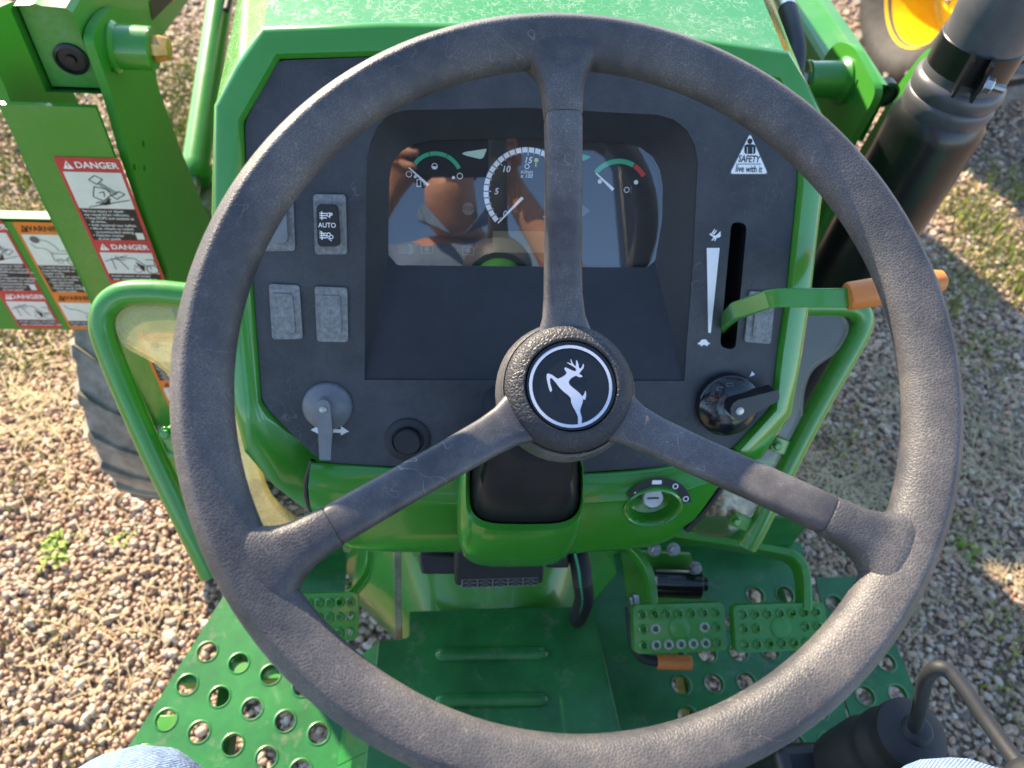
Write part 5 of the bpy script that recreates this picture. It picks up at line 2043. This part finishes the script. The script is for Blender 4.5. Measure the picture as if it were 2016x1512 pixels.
for s in (-1, 1):
    sh = chain(sp1, [((-.025 + s * .16, -0.335, 1.535), 0.064)], 'denim')
    el = (-.05 + s * .31, -0.22, 1.30)
    wr = CAM + CR * (.045 + s * .105) - CU * .085 - CF * .055
    wr = Vector(wr)
    fa = chain(sh, [((-.04 + s * .245, -0.29, 1.41), 0.052), (el, 0.045), (Vector(el).lerp(wr, .35), 0.043, 'denim'), (Vector(el).lerp(wr, .75), 0.031, 'skin'), (wr, 0.025, 'skin')], 'denim')
    palm = CAM + CR * (.045 + s * .092) - CU * .045 - CF * .035
    pm = chain(fa, [(palm, (0.030, 0.018)), (CAM + CR * (.045 + s * .088) - CU * .015 - CF * .028, (0.032, 0.016))], 'skin')
    for q in range(4):           # fingers round the edge of the phone
        up = (-.035, -.012, .012, .034)[q]
        ln = (.8, 1.0, 1.05, .95)[q]
        base = CAM + CR * (.045 + s * .090) + CU * up - CF * .024
        chain(pm, [(base, 0.0095), (CAM + CR * (.045 + s * (.082)) + CU * (up + .004) - CF * .001, 0.0085), (CAM + CR * (.045 + s * (.082 - .018 * ln)) + CU * (up + .004) + CF * .004, 0.0075)], 'skin')
    chain(fa + 1, [(CAM + CR * (.045 + s * .070) - CU * .05 - CF * .026, 0.0105), (CAM + CR * (.045 + s * .048) - CU * .035 - CF * .022, 0.0095), (CAM + CR * (.045 + s * .030) - CU * .022 - CF * .020, 0.0085)], 'skin')
me = skin_mesh('person', PV, PE, pel)
names = ['denim', 'skin', 'boot_black']
for q in names:
    me.materials.append(MATS[q])
segs = [(np.array(PV[a][0]), np.array(PV[b_][0]), names.index(PM[(a, b_)])) for a, b_ in PE]
cent = np.array([p.center[:] for p in me.polygons])
best = np.full(len(cent), 1e9)
mi_ = np.zeros(len(cent), dtype=np.int32)
for A, B, mid_ in segs:
    d = B - A
    t = np.clip(((cent - A) @ d) / (d @ d), 0, 1)
    dist = np.linalg.norm(cent - (A + t[:, None] * d), axis=1)
    w_ = dist < best
    best[w_] = dist[w_]
    mi_[w_] = mid_
me.polygons.foreach_set('material_index', mi_)
me.polygons.foreach_set('use_smooth', [True] * len(me.polygons))
PERS = bpy.data.objects.new('person', me)
COL.objects.link(PERS)
tag(PERS, 'seated person in light blue denim shirt and jeans holding a phone', 'person')
mb = MB()
hc = Vector((-.055, -0.385 + HY, 1.775 + HZ))
rings = []
for i in range(9):
    t = i / 8 * 1.75
    rings.append([hc + Vector((math.cos(a) * .090 * math.sin(t + .02), math.sin(a) * .108 * math.sin(t + .02) - .012, .092 * math.cos(t) - .012 + .03 * math.sin(a) * math.sin(t))) for a in [2 * math.pi * j / 28 for j in range(28)]])
loft(mb, rings, 'hair', True, False)
h_ = mb.build('hair', PERS, 60)
for s in (-1, 1):
    mb = MB()
    lathe(mb, axis_frame(Vector((-.055 + s * .030, -0.283 + HY, 1.742 + HZ)), (0, 1, 0)), [(0.012, -.004), (0.010, .004), (0.004, .007)], 'sticker_white', 14)
    lathe(mb, axis_frame(Vector((-.055 + s * .030, -0.2775 + HY, 1.742 + HZ)), (0, 1, 0)), [(0.005, -.001), (0.004, .0015)], 'black_print', 12)
    mb.build('eye', PERS, 50)
mb = MB()
for dy, dz, r in ((0, 0, .006), (-.002, -.008, .0065)):
    tube(mb, smooth_path([Vector((-.055 - .024, -.296 + HY, 1.683 + HZ + dz)), Vector((-.055 - .010, -.286 + HY + dy, 1.686 + HZ + dz)), Vector((-.055 + .010, -.286 + HY + dy, 1.686 + HZ + dz)), Vector((-.055 + .024, -.296 + HY, 1.683 + HZ + dz))], 4), r, 'gauge_red' if False else 'skin', 8)
mb.build('mouth', PERS, 50)
mb = MB()      # shirt collar
for s in (-1, 1):
    c0_ = Vector((-.03, -0.285, 1.59))
    P = [c0_ + Vector((s * .012, .075, -.055)), c0_ + Vector((s * .062, .055, -.02)), c0_ + Vector((s * .075, .0, .015)), c0_ + Vector((s * .05, -.05, .03)), c0_ + Vector((s * .055, -.05, .055)),
         c0_ + Vector((s * .07, .0, .045)), c0_ + Vector((s * .058, .05, .02))]
    Q = [p + Vector((s * .004, .004, .002)) for p in P]
    k = len(P)
    mb.add(P + Q, [tuple(range(k)), tuple(range(2 * k - 1, k - 1, -1))] + [(i, (i + 1) % k, (i + 1) % k + k, i + k) for i in range(k)], 'denim')
    mb.build('collar', PERS, 30)
    mb = MB()
# phone in the hands, its lens at the picture's viewpoint
pf = Frame(CAM - CF * .010 + CR * .045 - CU * .018, CR, -CF)
mb = MB()
slab(mb, pf, rpoly(rect(-.075, -.036, .075, .036), .010, 5), -0.003, 0.004, 'gloss_black')
ph = mb.build('phone', None, 30, bevel=0.0015)
tag(ph, 'dark phone held level in both hands of the seated person', 'phone')
